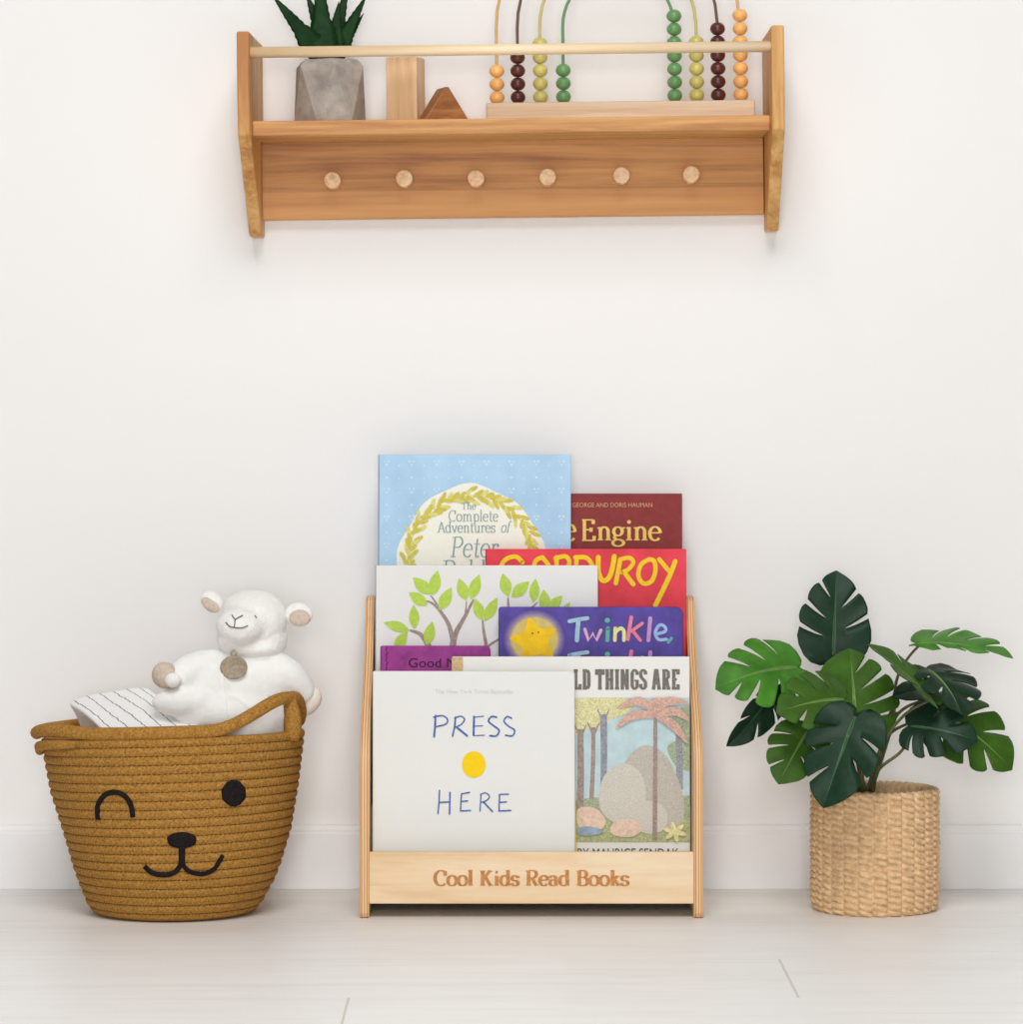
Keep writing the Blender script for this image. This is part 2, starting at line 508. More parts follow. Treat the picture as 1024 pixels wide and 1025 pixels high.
def write(mb, text, font, x, y, size, width, fn, h, thick, thin, mi=0, slabs=None, slant=0):
    """text from x to x+width with baseline y; v grows upward"""
    tot = sum(font[c][0] for c in text)
    sx = width / tot
    cx = x
    for c in text:
        for k, a in strokes(font[c]):
            T = lambda p: (cx + (p[0] * sx) + slant * p[1] * size, y + p[1] * size)
            if k == 'P':
                pts = [T(p) for p in a]
                ribbon(mb, pts, lambda d, t: thin + (thick - thin) * abs(d.y) ** 1.3, fn, h, mi)
            elif k == 'S':
                q = T((a[0], a[1])); hw = a[2] * sx; ht = thin * .6
                oy = ht if a[1] < .3 else -ht
                poly(mb, [(q[0] - hw, q[1]), (q[0] + hw, q[1]), (q[0] + hw * .8, q[1] + oy * 1.6), (q[0] - hw * .8, q[1] + oy * 1.6)], fn, h, mi)
            else:
                q = T((a[0], a[1])); disc(mb, q[0], q[1], a[2] * size, fn, h, mi, 12)
        cx += font[c][0] * sx


def font_text(body, width, height, align='LEFT'):
    """built-in font outline as vertices/faces, scaled to width x cap height"""
    cu = bpy.data.curves.new('t', 'FONT'); cu.body = body; cu.resolution_u = 4
    ob = bpy.data.objects.new('t', cu); COL.objects.link(ob)
    dg = bpy.context.evaluated_depsgraph_get()
    me = bpy.data.meshes.new_from_object(ob.evaluated_get(dg))
    vs = [v.co.copy() for v in me.vertices]; fs = [tuple(p.vertices) for p in me.polygons]
    COL.objects.unlink(ob); bpy.data.objects.remove(ob); bpy.data.curves.remove(cu); bpy.data.meshes.remove(me)
    x0 = min(v.x for v in vs); x1 = max(v.x for v in vs)
    k = width / (x1 - x0)
    ky = height / .7
    return [((v.x - x0) * k, v.y * ky) for v in vs], fs


# ================================================================== THE SETTING
def structure(o): o['kind'] = 'structure'; return o


b = MB(); b.box(-2.6, 2.6, 0, .12, -.1, 2.6); structure(b.build('wall_back', M['wall']))
b = MB(); b.box(-2.6, 2.6, -5.2, 0, -.1, 0); structure(b.build('floor', M['floor']))
b = MB()
zt = HC - (826 - YH) * 3.988 / F
prof = [(0, 0), (-.012, 0), (-.012, zt - .010), (-.0105, zt - .008), (-.0105, zt - .005), (-.008, zt - .001), (-.005, zt), (0, zt)]
b.prism(prof, lambda u, v, w: (w, u, v), -2.6, 2.6)
structure(b.build('baseboard_back', M['trim'], bevel=.0008))

# ================================================================== WALL SHELF
SD = 3.85
ppm = F / SD
sx0, sx1 = (238.8 - XC) / ppm, (787.2 - XC) / ppm
scx = (sx0 + sx1) / 2; hw = (sx1 - sx0) / 2
zbase = HC - (236 - YH) * 3.97 / F          # bottom of side panels
shelf = empty('wall_shelf', (scx, 0, zbase + .002), 'honey pine wall shelf with a front rail and six round pegs', 'shelf')
shelf.rotation_euler = (0, -.0115, 0)
ztop = HC - (30 - YH) * SD / F - zbase       # local
zkink = HC - (134 - YH) * SD / F - zbase
SPT = .0138


def side_panel(sg):
    b = MB()
    prof = [(0, 0), (-.034, 0), (-.040, .004), (-.1465, zkink), (-.150, zkink + .042), (-.150, ztop), (0, ztop)]
    sh = .03
    x0, x1 = (-hw, -hw + SPT) if sg < 0 else (hw - SPT, hw)
    b.prism(prof, lambda u, v, w: (w - sh * (u + .150) * -1 * (1 if sg < 0 else .2), u, v), x0, x1)
    return b.build('side_panel', M['pine_z'], shelf, bevel=.002)


side_panel(-1); side_panel(1)
zb1 = HC - (120.2 - YH) * 3.88 / F - zbase     # board top (front) in local z
zb0 = HC - (134.5 - YH) * 3.88 / F - zbase - .0010
b = MB(); b.box(-hw + SPT, hw - SPT, -.122, -.018, zb0, zb1); b.build('shelf_board', M['pine_x'], shelf, bevel=.0015)
zp0 = HC - (219 - YH) * 3.98 / F - zbase
zseam = HC - (191 - YH) * 3.98 / F - zbase
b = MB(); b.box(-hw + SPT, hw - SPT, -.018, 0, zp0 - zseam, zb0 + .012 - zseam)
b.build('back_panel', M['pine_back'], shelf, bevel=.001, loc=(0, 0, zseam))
zr = HC - (50 - YH) * 3.862 / F - zbase - .0015
b = MB(); b.tube([(-hw + SPT - .004, -.138, zr), (hw - SPT + .004, -.138, zr)], .0060, 16); b.build('rail', M['rail'], shelf)
for px, py in ((333, 180), (405, 178), (477, 178), (549, 176.5), (623, 175), (693, 174)):
    p = W(px, py, 3.945)
    rel = (p - shelf.location); lz = rel.z - rel.x * .0115
    b = MB(); n = 28; v = [(rel.x + .0092 * cos(2 * pi * k / n), yy, lz + .0092 * sin(2 * pi * k / n)) for yy in (-.017, -.050) for k in range(n)]
    b.add(v, [(k, (k + 1) % n, n + (k + 1) % n, n + k) for k in range(n)], 0, False)
    b.add(v, [tuple(range(n)), tuple(range(n, 2 * n))])
    b.build('peg', M['peg'], shelf, weld=True, bevel=.0012, seg=3)


def on_board(px, depth):
    """world point on top of the shelf board"""
    d = CAM + depth
    x = (px - XC) * d / F
    z = shelf.location.z + zb1 + (x - scx) * .0115
    return Vector((x, depth, z + .0002))


# ---- aloe in a faceted concrete pot
p = on_board(330.5, -.07)
aloe = empty('potted_aloe', p, 'spiky dark aloe in a faceted grey concrete pot on the wall shelf', 'plant')
aloe.rotation_euler = (0, -.0115, 0)
H = (119 - 55.8) * 3.93 / F; R = .0383
b = MB(); v = []; n = 6
hs = [(0, R * .99, 0), (.0, R, .0), (H * .86, R * 1.0, .5), (H, R * .84, .5), (H, R * .6, .5), (H * .85, R * .58, .5)]
rings = [(R * 1.03, 0.0, 0), (R * 1.03, H * .90, .5), (R * .88, H, .5), (R * .45, H, .5), (R * .42, H * .8, .5)]
for r, z, o in rings:
    for k in range(n):
        a = 2 * pi * (k + o) / n + radians(-110)
        v.append((r * cos(a), r * sin(a), z))
f = [tuple(range(n))[::-1]]
for k in range(n):
    f.append((k, (k + 1) % n, n + k)); f.append(((k + 1) % n, n + (k + 1) % n, n + k))
for i in range(1, len(rings) - 1):
    for k in range(n): f.append((i * n + k, i * n + (k + 1) % n, (i + 1) * n + (k + 1) % n, (i + 1) * n + k))
f.append(tuple((len(rings) - 1) * n + k for k in range(n)))
b.add(v, f); b.build('pot', M['concrete'], aloe, bevel=.0018, seg=3)


def aloe_leaf(base, tip, wd, yb, yt, bend=0):
    A = Vector((base[0], yb, base[1])); B = Vector((tip[0], yt, tip[1]))
    L = (B - A).length; Y = (B - A).normalized()
    N = Vector((0, -1, .15)); N = (N - Y * N.dot(Y)).normalized(); X = Y.cross(N)
    b = MB(); n = 22
    rows = []
    for i in range(n + 1):
        t = i / n
        w = wd * (1 - t ** 1.7) * (.82 + .3 * sin(min(t * 2.2, 1) * pi)) / 2 + .0003
        tooth = (.0016 if i % 2 else -.0002) * (1 - t)
        c = A + Y * (L * t) + N * (bend * 4 * t * (1 - t))
        th = w * .34 + .0004
        row = [c + X * -(w + tooth) + N * (w * .3), c + X * -(w * .55) - N * th * .2 + N * .0, c - N * th * .8, c + X * (w * .55) - N * th * .2, c + X * (w + tooth) + N * (w * .3),
               c + X * (w * .5) + N * (-w * .1 + th * .9), c + N * (th * .55), c + X * -(w * .5) + N * (-w * .1 + th * .9)]
        rows.append(row)
    v = [q for r in rows for q in r]; k = 8
    f = [(i * k + j, i * k + (j + 1) % k, (i + 1) * k + (j + 1) % k, (i + 1) * k + j) for i in range(n) for j in range(k)]
    f += [tuple(range(k))[::-1], tuple(n * k + j for j in range(k))]
    b.add(v, f, 0, True)
    return b.build('leaf', M['aloe'], aloe)


AP = 3.93 / F
b = MB(); b.tube([(0, 0, H * .8), (0, 0, .074), (0, 0, .082)], [.0105, .0115, .009], 14); b.build('stem', M['aloe'], aloe)
for bx, tx, ty, wd, yb, yt, bend in ((318, 275, -4, 17, -.004, -.03, .004), (315, 288, 17, 10, -.006, -.016, .003), (323, 322, -26, 21, -.008, -.014, .002),
                               (338, 341, 2, 15, -.003, -.012, 0), (334, 350, -18, 15, .006, .01, .002), (342, 369, -5, 14, 0, -.008, .003), (346, 365, 12, 9, .003, .008, .002),
                               (330, 306, -14, 13, .010, .022, .002)):
    aloe_leaf(((bx - 330) * .62 * AP - .0015, .0735), ((tx - 330.5) * AP, (119 - ty + 4) * AP), wd * AP * 1.3, yb, yt, bend)

# ---- blocks
p = on_board(406.5, -.07)
b = MB(); hh = (119 - 54) * 3.93 / F
b.box(-.0175, .0175, -.0175, .0175, 0, hh)
o = b.build('wooden_block', M['block_pale'], loc=p, bevel=.0012)
o.rotation_euler = (0, -.0115, radians(-16)); tag(o, 'tall pale wooden block standing beside the grey concrete pot', 'block', 'wooden blocks on the wall shelf')
o.scale = (1.0, .9, 1)
p = on_board(444.5, -.088)
b = MB(); K = 3.912 / F
prof = [(-.0255, 0), (.0255, 0), (.0022, .0365), (-.0022, .0365)]
b.prism(prof, lambda u, v, w: (u, w, v), -.011, .018)
o = b.build('triangle_block', M['block_brown'], loc=p, bevel=.0012)
o.rotation_euler = (0, -.0115, radians(19)); tag(o, 'brown triangular wooden block lying in front of the tall pale block', 'block', 'wooden blocks on the wall shelf')

# ---- bead abacus
p = on_board(620.8, -.075)
aba = empty('bead_abacus', p, 'rainbow bead abacus with four arched wires on a pale wooden base', 'toy')
aba.rotation_euler = (0, -.0115, 0)
AK = 3.925 / F
hb = (117 - 99.5) * AK
b = MB(); b.box(-134 * AK, 134 * AK, -.019, .019, 0, hb); b.build('base', M['beech'], aba, bevel=.0016)
cols = {'orange': (246, 184, 108), 'brown': (88, 40, 34), 'yellow': (206, 194, 108), 'green': (104, 152, 94)}
bead_src = {}
for nm, c in cols.items():
    M['bead_' + nm] = plain('painted_' + nm + '_bead', c, .35, .04, 60, spec=.5)
    M['wire_' + nm] = plain(nm + '_wire', {'orange': (222, 176, 108), 'brown': (112, 78, 68), 'yellow': (206, 190, 112), 'green': (104, 148, 100)}[nm], .4, .03, 60)
bead_me = {}
for nm, xl, xr, nl, nr, tall in (('orange', 497, 741, 3, 7, 1.0), ('brown', 518, 718.5, 4, 6, 1.0), ('yellow', 540.5, 697, 5, 5, 1.0), ('green', 563.5, 675, 3, 7, 1.0)):
    l, r = (xl - 620) * AK, (xr - 620) * AK
    cxx, rr = (l + r) / 2, (r - l) / 2
    zc = hb + 76.5 * AK
    pts = [(l, 0, hb - .004), (l, 0, hb + .03), (l, 0, zc)] + [(cxx + rr * cos(radians(a)), 0, zc + rr * sin(radians(a))) for a in range(172, 4, -8)] + [(r, 0, zc), (r, 0, hb + .03), (r, 0, hb - .004)]
    b = MB(); b.tube(pts, .0017, 8); b.build('wire', M['wire_' + nm], aba)
    R = .0079
    src = None
    for x, cnt in ((l, nl), (r, nr)):
        for k in range(cnt):
            if src is None:
                b = MB()
                pr = [(.0016, -R * .86)] + [(max(.0016, R * 1.04 * sin(radians(a))), -R * .93 * cos(radians(a))) for a in range(24, 160, 12)] + [(.0016, R * .86)]
                b.lathe(pr, 20, close=True)
                o = src = b.build('bead', M['bead_' + nm], aba)
            else:
                o = src.copy(); COL.objects.link(o); o.parent = aba
            o.location = (x, 0, hb + R * .9 + k * R * 1.83)

# ================================================================== BOOKCASE
FD = 3.759
bx0, bx1 = (360 - XC) * FD / F, (704 - XC) * FD / F
BT = .0098
yf, ybk = FD - CAM, -.034
bcx = (bx0 + bx1) / 2
bc = empty('bookcase', (bcx, 0, 0), 'low birch plywood display bookcase holding picture books', 'bookcase')
ztp = HC - (598 - YH) * 3.925 / F
pr = [(ybk, 0), (ybk, ztp - .006), (ybk - .004, ztp), (ybk - .036, ztp), (ybk - .042, ztp - .003)]
pr += [tuple(q) for q in spline([(ybk - .050, ztp - .020), (ybk - .085, ztp - .060), (ybk - .135, ztp - .098), (ybk - .178, ztp - .128), (yf + .003, ztp - .160), (yf, ztp - .195)], 6)]
pr += [(yf, .006), (yf + .002, .002), (yf + .006, 0)]
for sgn in (-1, 1):
    b = MB()
    b.prism(pr, lambda u, v, w: (w, u, v), -BT / 2, BT / 2, 0, 1)
    xx = (bx0 + BT / 2 if sgn < 0 else bx1 - BT / 2) - bcx
    b.build('side_panel', [M['birch_z'], M['ply']], bc, bevel=.0011, loc=(xx, 0, 0))
xi0, xi1 = bx0 + BT - bcx, bx1 - BT - bcx
zf0 = HC - (904 - YH) * 3.768 / F; zf1 = HC - (852.5 - YH) * 3.768 / F
b = MB(); b.box(xi0, xi1, yf + .004, yf + .013, zf0, zf1)
fp = b.build('front_panel', M['birch'], bc, bevel=.0008)
b = MB()
K = 3.767 / F
write(b, 'Cool Kids Read Books', GL, (434.5 - XC) * K - bcx, HC - (886 - YH) * K, 15 * K, 195 * K, lambda u, v, h: (u, yf + .004 - h, v), .0002, 3.7 * K, 1.25 * K)
o = b.build('lettering', M['engrave'], fp, fixn=False); o['label'] = 'brown burnt lettering'
b = MB(); b.box(xi0, xi1, ybk - .006, ybk, .02, .27); b.build('back_panel', M['birch'], bc)
TIER = [(yf + .013, .022), (-.172, .110), (-.129, .155), (-.087, .200)]    # (front y of tier, floor z)
for i, (y0, z) in enumerate(TIER):
    y1 = TIER[i + 1][0] if i < 3 else ybk - .006
    b = MB(); b.box(xi0, xi1, y0, y1, z - .008, z); b.build('tier_shelf', M['birch'], bc)
    if i:
        b = MB(); b.box(xi0, xi1, y0 - .005, y0, TIER[i - 1][1] - .008, z); b.build('tier_divider', M['birch'], bc)

# ------------------------------------------------------------------ books
BG = 'picture books in the display bookcase'


def cmat(name, c, rough=.38, var=.02, ns=30, c2=None):
    return plain(name, c, max(rough, .45), var, ns, c2=c2, spec=.18)


INK = {}


def ink(name, c, var=.05, ns=200):
    if name not in INK: INK[name] = plain(name + '_ink', c, .55, var, ns, spec=.18)
    return INK[name]


class Book:
    """front cover rectangle given in photo pixels at distance d; rests on tier i"""

    def __init__(s, name, px0, px1, py0, d, tier, th, mat, label, lean=3.0, board=False, round_=0.0, spine=None, page=None):
        s.k = d / F; s.d = d
        z0 = TIER[tier][1] + .0004 + th * sin(radians(lean))
        top = HC - (py0 - YH) * s.k
        s.w = (px1 - px0) * s.k; s.h = (top - z0) / cos(radians(lean)); s.px0, s.py0 = px0, py0
        yb = d - CAM - s.h * sin(radians(lean)) * .75       # lower edge comes forward
        s.root = empty(name, ((px0 - XC) * s.k, yb, z0), label, 'book', BG)
        s.root.rotation_euler = (radians(-lean), 0, 0)
        s.th = th
        ct = .0022
        w, h = s.w, s.h
        b = MB()
        if round_:
            r = round_
            pl = [(0, 0), (w - r, 0)] + arc(w - r, r, r, r, -90, 0, 5)[1:] + arc(w - r, h - r, r, r, 0, 90, 5) + arc(r * .4, h - r * .4, r * .4, r * .4, 90, 180, 4)
            b.prism(pl, lambda u, v, q: (u, q, v), 0, th)
            s.cover = b.build('cover', mat, s.root, bevel=.0015, seg=3)
        else:
            b.box(0, w, 0, ct, 0, h); b.box(0, w, th - ct, th, 0, h)                     # boards
            b.box(0, ct, 0, th, 0, h)                                                       # spine
            s.cover = b.build('cover', mat, s.root, bevel=.0009)
            b = MB(); b.box(ct, w - .003, ct, th - ct, .003, h - .003); b.build('page_block', page or M['paper'], s.root)
        if not round_ and spine:
            b = MB(); b.box(-.0003, spine * s.k, -.00035, .0001, .0005, h - .0005); b.build('spine_cloth', INK_SP, s.root)

    def P(s, px, py): return ((px - s.px0) * s.k, s.h - (py - s.py0) * s.k)

    def fn(s, u, v, h): return (u, -h, v)

    def part(s, name, mb, mats, label=None):
        o = mb.build(name, mats, s.root, fixn=False)
        me = o.data
        bm = bmesh.new(); bm.from_mesh(me)
        for f in bm.faces:
            f.normal_update()
            if f.normal.y > 0: f.normal_flip()
        bmesh.ops.triangulate(bm, faces=[f for f in bm.faces if len(f.verts) > 4])
        bm.to_mesh(me); bm.free()
        if label: o['label'] = label
        return o

    def text(s, mb, body, px, py, wpx, hpx, mi=0, h=.0005):
        vs, fs = font_text(body, wpx * s.k, hpx * s.k)
        x, y = s.P(px, py)
        mb.add([s.fn(x + a, y + c, h) for a, c in vs], fs, mi)

    def pen(s, mb, pts, wpx, mi=0, h=.0005, n=5, curve=True, wob=0):
        q = [s.P(*p) for p in pts]
        if curve and len(q) > 2: q = [tuple(v) for v in spline([(a, c) for a, c in q], n)]
        k = s.k
        ribbon(mb, q, lambda d, t: wpx * k * (1 - .25 * t * wob), s.fn, h, mi, cap=True)


INK_SP = plain('tan_spine_cloth', (206, 178, 134), .8, .08, 300)

# --- maroon book, back row right
B = Book('picture_book', 512, 683, 494, 3.944, 3, .012, cmat('maroon_cover', (138, 48, 46), .45, .08, 90), 'maroon book with gold title at the back right of the bookcase')
b = MB()
write(b, 'e', GL, *B.P(564.5, 541.5), 25 * B.k, 12 * B.k, B.fn, .0005, 3.2 * B.k, 1.3 * B.k)
write(b, 'Engine', GL, *B.P(580.5, 541), 20.5 * B.k, 81.5 * B.k, B.fn, .0005, 3.4 * B.k, 1.4 * B.k)
B.part('title', b, ink('pale_gold', (240, 208, 112)), 'pale gold serif lettering')
b = MB(); B.text(b, 'BY GEORGE AND DORIS HAUMAN', 565, 507.7, 88, 4.4)
B.part('author_line', b, ink('faded_gold', (214, 160, 120)))

# --- blue book, back row left
B = Book('picture_book', 378.5, 571.5, 455, 3.925, 3, .020, cmat('sky_blue_cover', (172, 206, 234), .4, .03, 20, c2=(178, 212, 238)), 'tall pale blue book with a cream wreath panel at the back left')
b = MB()
for r in range(5):                              # sprig-and-dot pattern
    for c in range(8):
        x, y = 387 + 25 * c, 464 + 27.5 * r
        for dx, dy in ((-2, -2), (2, -2), (0, 1.2)): u = B.P(x + dx, y + dy); disc(b, u[0], u[1], 1.15 * B.k, B.fn, .00012, 0, 8)
        for dx, dy in ((12.5, 2), (0, 14), (12.5, 15)):
            if x + dx > 568: continue
            u = B.P(x + dx, y + dy); disc(b, u[0], u[1], (.9 if dx else 1.2) * B.k, B.fn, .00012, 0, 8)
x0, y0 = B.P(471.5, 563)
B.part('cover_pattern', b, ink('pale_blue_white', (206, 226, 240)))
b = MB()
out = []
for k in range(72):
    a = 2 * pi * k / 72
    w = 1 + .018 * sin(9 * a) + .02 * sin(4 * a + 1)
    out.append((x0 + 73 * B.k * w * cos(a), y0 + 77 * B.k * w * sin(a)))
poly(b, out, B.fn, .0005, 0)
rng = random.Random(3)
for k in range(88):                             # wreath leaves
    a = radians(-20 + 220 * k / 87)
    rr = 1 + rng.uniform(-.05, .05)
    cx, cy = x0 + 63.5 * B.k * rr * cos(a), y0 + 67 * B.k * rr * sin(a)
    tilt = a + pi / 2 + (1 if k % 2 else -1) * rng.uniform(.4, .8)
    disc(b, cx + (3.2 if k % 2 else -3.2) * B.k * cos(a), cy + (3.2 if k % 2 else -3.2) * B.k * sin(a), rng.uniform(5, 7) * B.k, B.fn, .0006 + .00001 * k, 1 + (k % 3 == 0), 10, 2.1 * B.k, tilt)
rib = [(x0 + 63.5 * B.k * cos(radians(a)), y0 + 67 * B.k * sin(radians(a))) for a in range(-20, 202, 4)]
ribbon(b, rib, lambda d, t: 1.0 * B.k, B.fn, .0005, 2)
B.part('wreath_panel', b, [ink('cream', (243, 241, 228), .01), ink('olive_gold', (208, 194, 82)), ink('pale_olive', (222, 214, 128))])
b = MB()
write(b, 'The', GL, *B.P(462, 510), 7 * B.k, 14.5 * B.k, B.fn, .0014, .9 * B.k, .45 * B.k)
write(b, 'Complete', GL, *B.P(449, 522), 11 * B.k, 50 * B.k, B.fn, .0014, 1.0 * B.k, .5 * B.k)
write(b, 'Adventures', GL, *B.P(438, 533), 10.5 * B.k, 58 * B.k, B.fn, .0014, 1.05 * B.k, .5 * B.k)
write(b, 'of', GL, *B.P(501, 533), 11 * B.k, 9 * B.k, B.fn, .0014, .9 * B.k, .5 * B.k, slant=.2)
write(b, 'Peter', GL, *B.P(450, 557.5), 20 * B.k, 48 * B.k, B.fn, .0014, 1.5 * B.k, .7 * B.k, slant=.12)
write(b, 'Rabbit', GL, *B.P(441, 581), 20 * B.k, 64 * B.k, B.fn, .0014, 1.5 * B.k, .7 * B.k, slant=.12)
B.part('title', b, ink('slate_teal', (136, 158, 160)), 'slate grey lettering')

# --- red book, second row right
B = Book('picture_book', 486, 687, 549.5, 3.900, 2, .011, cmat('bright_red_cover', (224, 56, 66), .4, .07, 26, c2=(226, 62, 80)), 'red book with big hand-drawn yellow capitals')
b = MB()
yel = 4.4
for st in ([(523, 563), (517, 557.5), (508, 559), (502, 566), (501, 578), (508, 588), (519, 586)], [(543, 558), (536, 562), (534, 576), (540, 588), (548, 584), (551, 570), (543, 558)],
           [(555, 592), (557, 576), (557, 558)], [(556, 559), (566, 557), (570, 563), (565, 571), (557, 574)], [(560, 574), (571, 588)],
           [(577, 590), (577, 574), (577, 558)], [(576, 558), (588, 559), (594, 571), (589, 584), (577, 589)]):
    B.pen(b, st, yel)
B.pen(b, [(599, 558), (599, 572), (603, 581), (609, 579), (613, 569), (615, 557)], 5)
B.pen(b, [(621, 560), (619, 571), (616.5, 584)], 4.4)
B.pen(b, [(621, 560), (630, 558.5), (634, 563), (629, 570), (622, 573)], 4.2)
B.pen(b, [(625, 573), (634, 585)], 4.6)
B.pen(b, [(650, 560), (642, 565), (639, 576), (644, 584), (652, 582), (656, 572), (655, 562), (650, 560)], 4.4)
B.pen(b, [(660, 560), (665, 566), (670, 572)], 4.4)
B.pen(b, [(676, 562), (671, 575), (664, 590), (656, 606)], 4.8)
B.part('title', b, ink('yellow', (244, 206, 40), .04), 'yellow hand-drawn capitals')

# --- white book with a leafy tree, second row left
B = Book('picture_book', 375.5, 598.5, 566, 3.886, 2, .009, cmat('white_cover', (232, 231, 228), .35, .006, 20), 'white book with a drawing of leafy branches')
b = MB()


def limb(pts, w0, w1):
    q = [tuple(v) for v in spline([B.P(*p) for p in pts], 5)]
    ribbon(b, q, lambda d, t: lerp(w0, w1, t) * B.k, B.fn, .0004, 0)


limb([(453, 660), (453.5, 644), (457, 632), (466, 616), (474, 600)], 8, 2)
limb([(453, 640), (449, 625), (440, 611), (431, 603), (422, 602)], 5, 1.2)
limb([(440, 611), (436, 603), (431, 596)], 3, 1.2)
limb([(466, 614), (467, 602)], 2, 1)
limb([(430, 648), (421, 635), (410, 631)], 6, 2)
limb([(487, 648), (484, 630), (483, 620)], 4, 1.5)
limb([(484, 650), (494, 643), (503, 638)], 2.5, 2)
limb([(509, 612), (508.5, 598)], 3, 1.6)
limb([(530, 610), (538, 603)], 2, 1)
for x0, y0, x1, y1, w in ((432, 595, 413, 578, 12), (433, 596, 438, 571, 12), (428, 606, 409, 593, 11.5), (440, 611, 452, 588, 12), (467, 601, 459, 579, 11.5), (471, 600, 480, 575, 11.5),
                         (483, 621, 475, 599, 11), (485, 622, 498, 598, 11), (509, 597, 503, 574, 12), (512, 598, 530, 582, 12), (534, 603, 536, 579, 10.5), (546, 612, 544, 590, 11.5), (549, 611, 563, 596, 10), (563, 612, 571, 603, 5),
                         (410, 631, 384, 623, 10.5), (415, 630, 414, 605, 10.5), (427, 646, 433, 622, 11.5), (395, 650, 408, 632, 11), (400, 650, 390, 660, 9)):
    p0, p1 = Vector(B.P(x0, y0)), Vector(B.P(x1, y1)); ax = p1 - p0; nx = Vector((-ax.y, ax.x)).normalized()
    L_ = [p0 + ax * (t / 10) + nx * (w * B.k / 2 * sin(pi * (t / 10) ** .9)) for t in range(11)]
    R_ = [p0 + ax * (t / 10) - nx * (w * B.k / 2 * sin(pi * (t / 10) ** .9)) for t in range(9, 0, -1)]
    poly(b, L_ + R_, B.fn, .0006, 1)
B.part('tree_drawing', b, [ink('grey_brown', (158, 142, 134), .14), ink('lime_green', (184, 212, 88), .05)], 'lime green leaves on grey-brown branches')

# --- purple-blue board book with a star, third row right
B = Book('board_book', 499, 684, 607.5, 3.855, 1, .014, cmat('violet_blue_cover', (78, 62, 142), .3, .1, 40, c2=(86, 70, 158)), 'violet board book with a yellow star and pastel handwritten title', round_=.008)
b = MB()
c0 = B.P(535, 640)
GLOW = []
for i in range(9):
    q = i / 8
    GLOW.append(ink('star_glow_%d' % i, tuple(lerp(a_, c_, q) for a_, c_ in zip((84, 68, 150), (190, 176, 172) if i < 7 else (212, 188, 112))), .05, 90))
    LIFT[0] = 13
    disc(b, c0[0], c0[1], (32 - 1.15 * i) * B.k, B.fn, .0002 + .00004 * i, 5 + i, 30, (30.5 - 1.1 * i) * B.k)
st = []
for k in range(10):
    a = radians(90 + 36 * k + 12)
    r = (25 if k % 2 == 0 else 14.5) * B.k
    st.append((c0[0] + r * cos(a), c0[1] - 1.5 * B.k + r * .95 * sin(a)))
st = [tuple(v) for v in spline(st, 5, True)]
poly(b, st, B.fn, .0007, 3)
for dx, dy in ((-2, -6), (4, -7)): u = B.P(535 + dx, 640 + dy); disc(b, u[0], u[1], .9 * B.k, B.fn, .0010, 4, 8)
B.part('star_picture', b, [ink('soft_violet', (122, 104, 170), .06, 90), ink('pale_violet', (168, 148, 176), .08, 90), ink('dull_gold', (208, 182, 96), .08, 90), ink('star_yellow', (246, 196, 28), .07, 60), ink('dark_brown', (110, 70, 30))] + GLOW, 'yellow star with a pale glow around it')
b = MB()
PT = [ink('pastel_blue', (162, 196, 214)), ink('pastel_pink', (226, 176, 204)), ink('sea_green', (98, 178, 160)), ink('pale_yellow', (232, 230, 150)), ink('coral_pink', (232, 132, 154)), ink('lilac', (196, 148, 200)), ink('powder_blue', (158, 186, 226))]
for dy in (0, 34):
    for st, mi, w in (([(570, 622), (580, 620), (588, 619)], 0, 4), ([(579, 621), (578, 632), (577.5, 641)], 0, 4.4),
                      ([(585.5, 630), (589, 641), (593.5, 634), (597, 641), (601.5, 631)], 1, 3.4),
                      ([(608.5, 629), (608, 641)], 2, 4), ([(616, 629), (615.5, 641)], 3, 3.6), ([(616, 633), (621, 629), (624.5, 632), (624.5, 641)], 3, 3.6),
                      ([(632, 618), (630, 630), (628.5, 640)], 4, 3.8), ([(643, 624), (632, 632)], 4, 3.4), ([(633, 631), (641, 641)], 4, 3.4), ([(651, 619), (650, 630), (649, 641)], 5, 4),
                      ([(656, 635), (666, 632), (665, 627), (660, 626), (656, 633), (659, 640), (667, 640)], 6, 3.2), ([(672, 639), (669, 643)], 2, 3)):
        B.pen(b, [(x, y + dy) for x, y in st], w, mi, curve=len(st) > 3 and mi != 1)
    u = B.P(608, 621 + dy); disc(b, u[0], u[1], 2.6 * B.k, B.fn, .0005, 2)
B.part('title', b, PT, 'pastel handwritten lettering')

# --- magenta board book, third row left
B = Book('board_book', 380.5, 491, 646.5, 3.855, 1, .012, cmat('magenta_cover', (150, 48, 132), .35, .08, 60, c2=(160, 58, 144)), 'small magenta board book showing only its top edge', round_=.005)
b = MB(); B.text(b, 'Good Night', 409, 668, 70, 9.2); B.text(b, 'Tanda', 412, 684, 50, 9)
b = MB(); B.text(b, 'Good Night', 409, 668, 70, 9.2)
B.part('title', b, ink('dark_plum', (56, 20, 52)), 'dark plum lettering')
b = MB()
for k in range(5): B.pen(b, [(387 + (k % 2), 648 + 5 * k), (386.5, 651.5 + 5 * k)], 1.3, curve=False)
B.part('spine_crease', b, ink('deep_magenta', (112, 26, 100)))

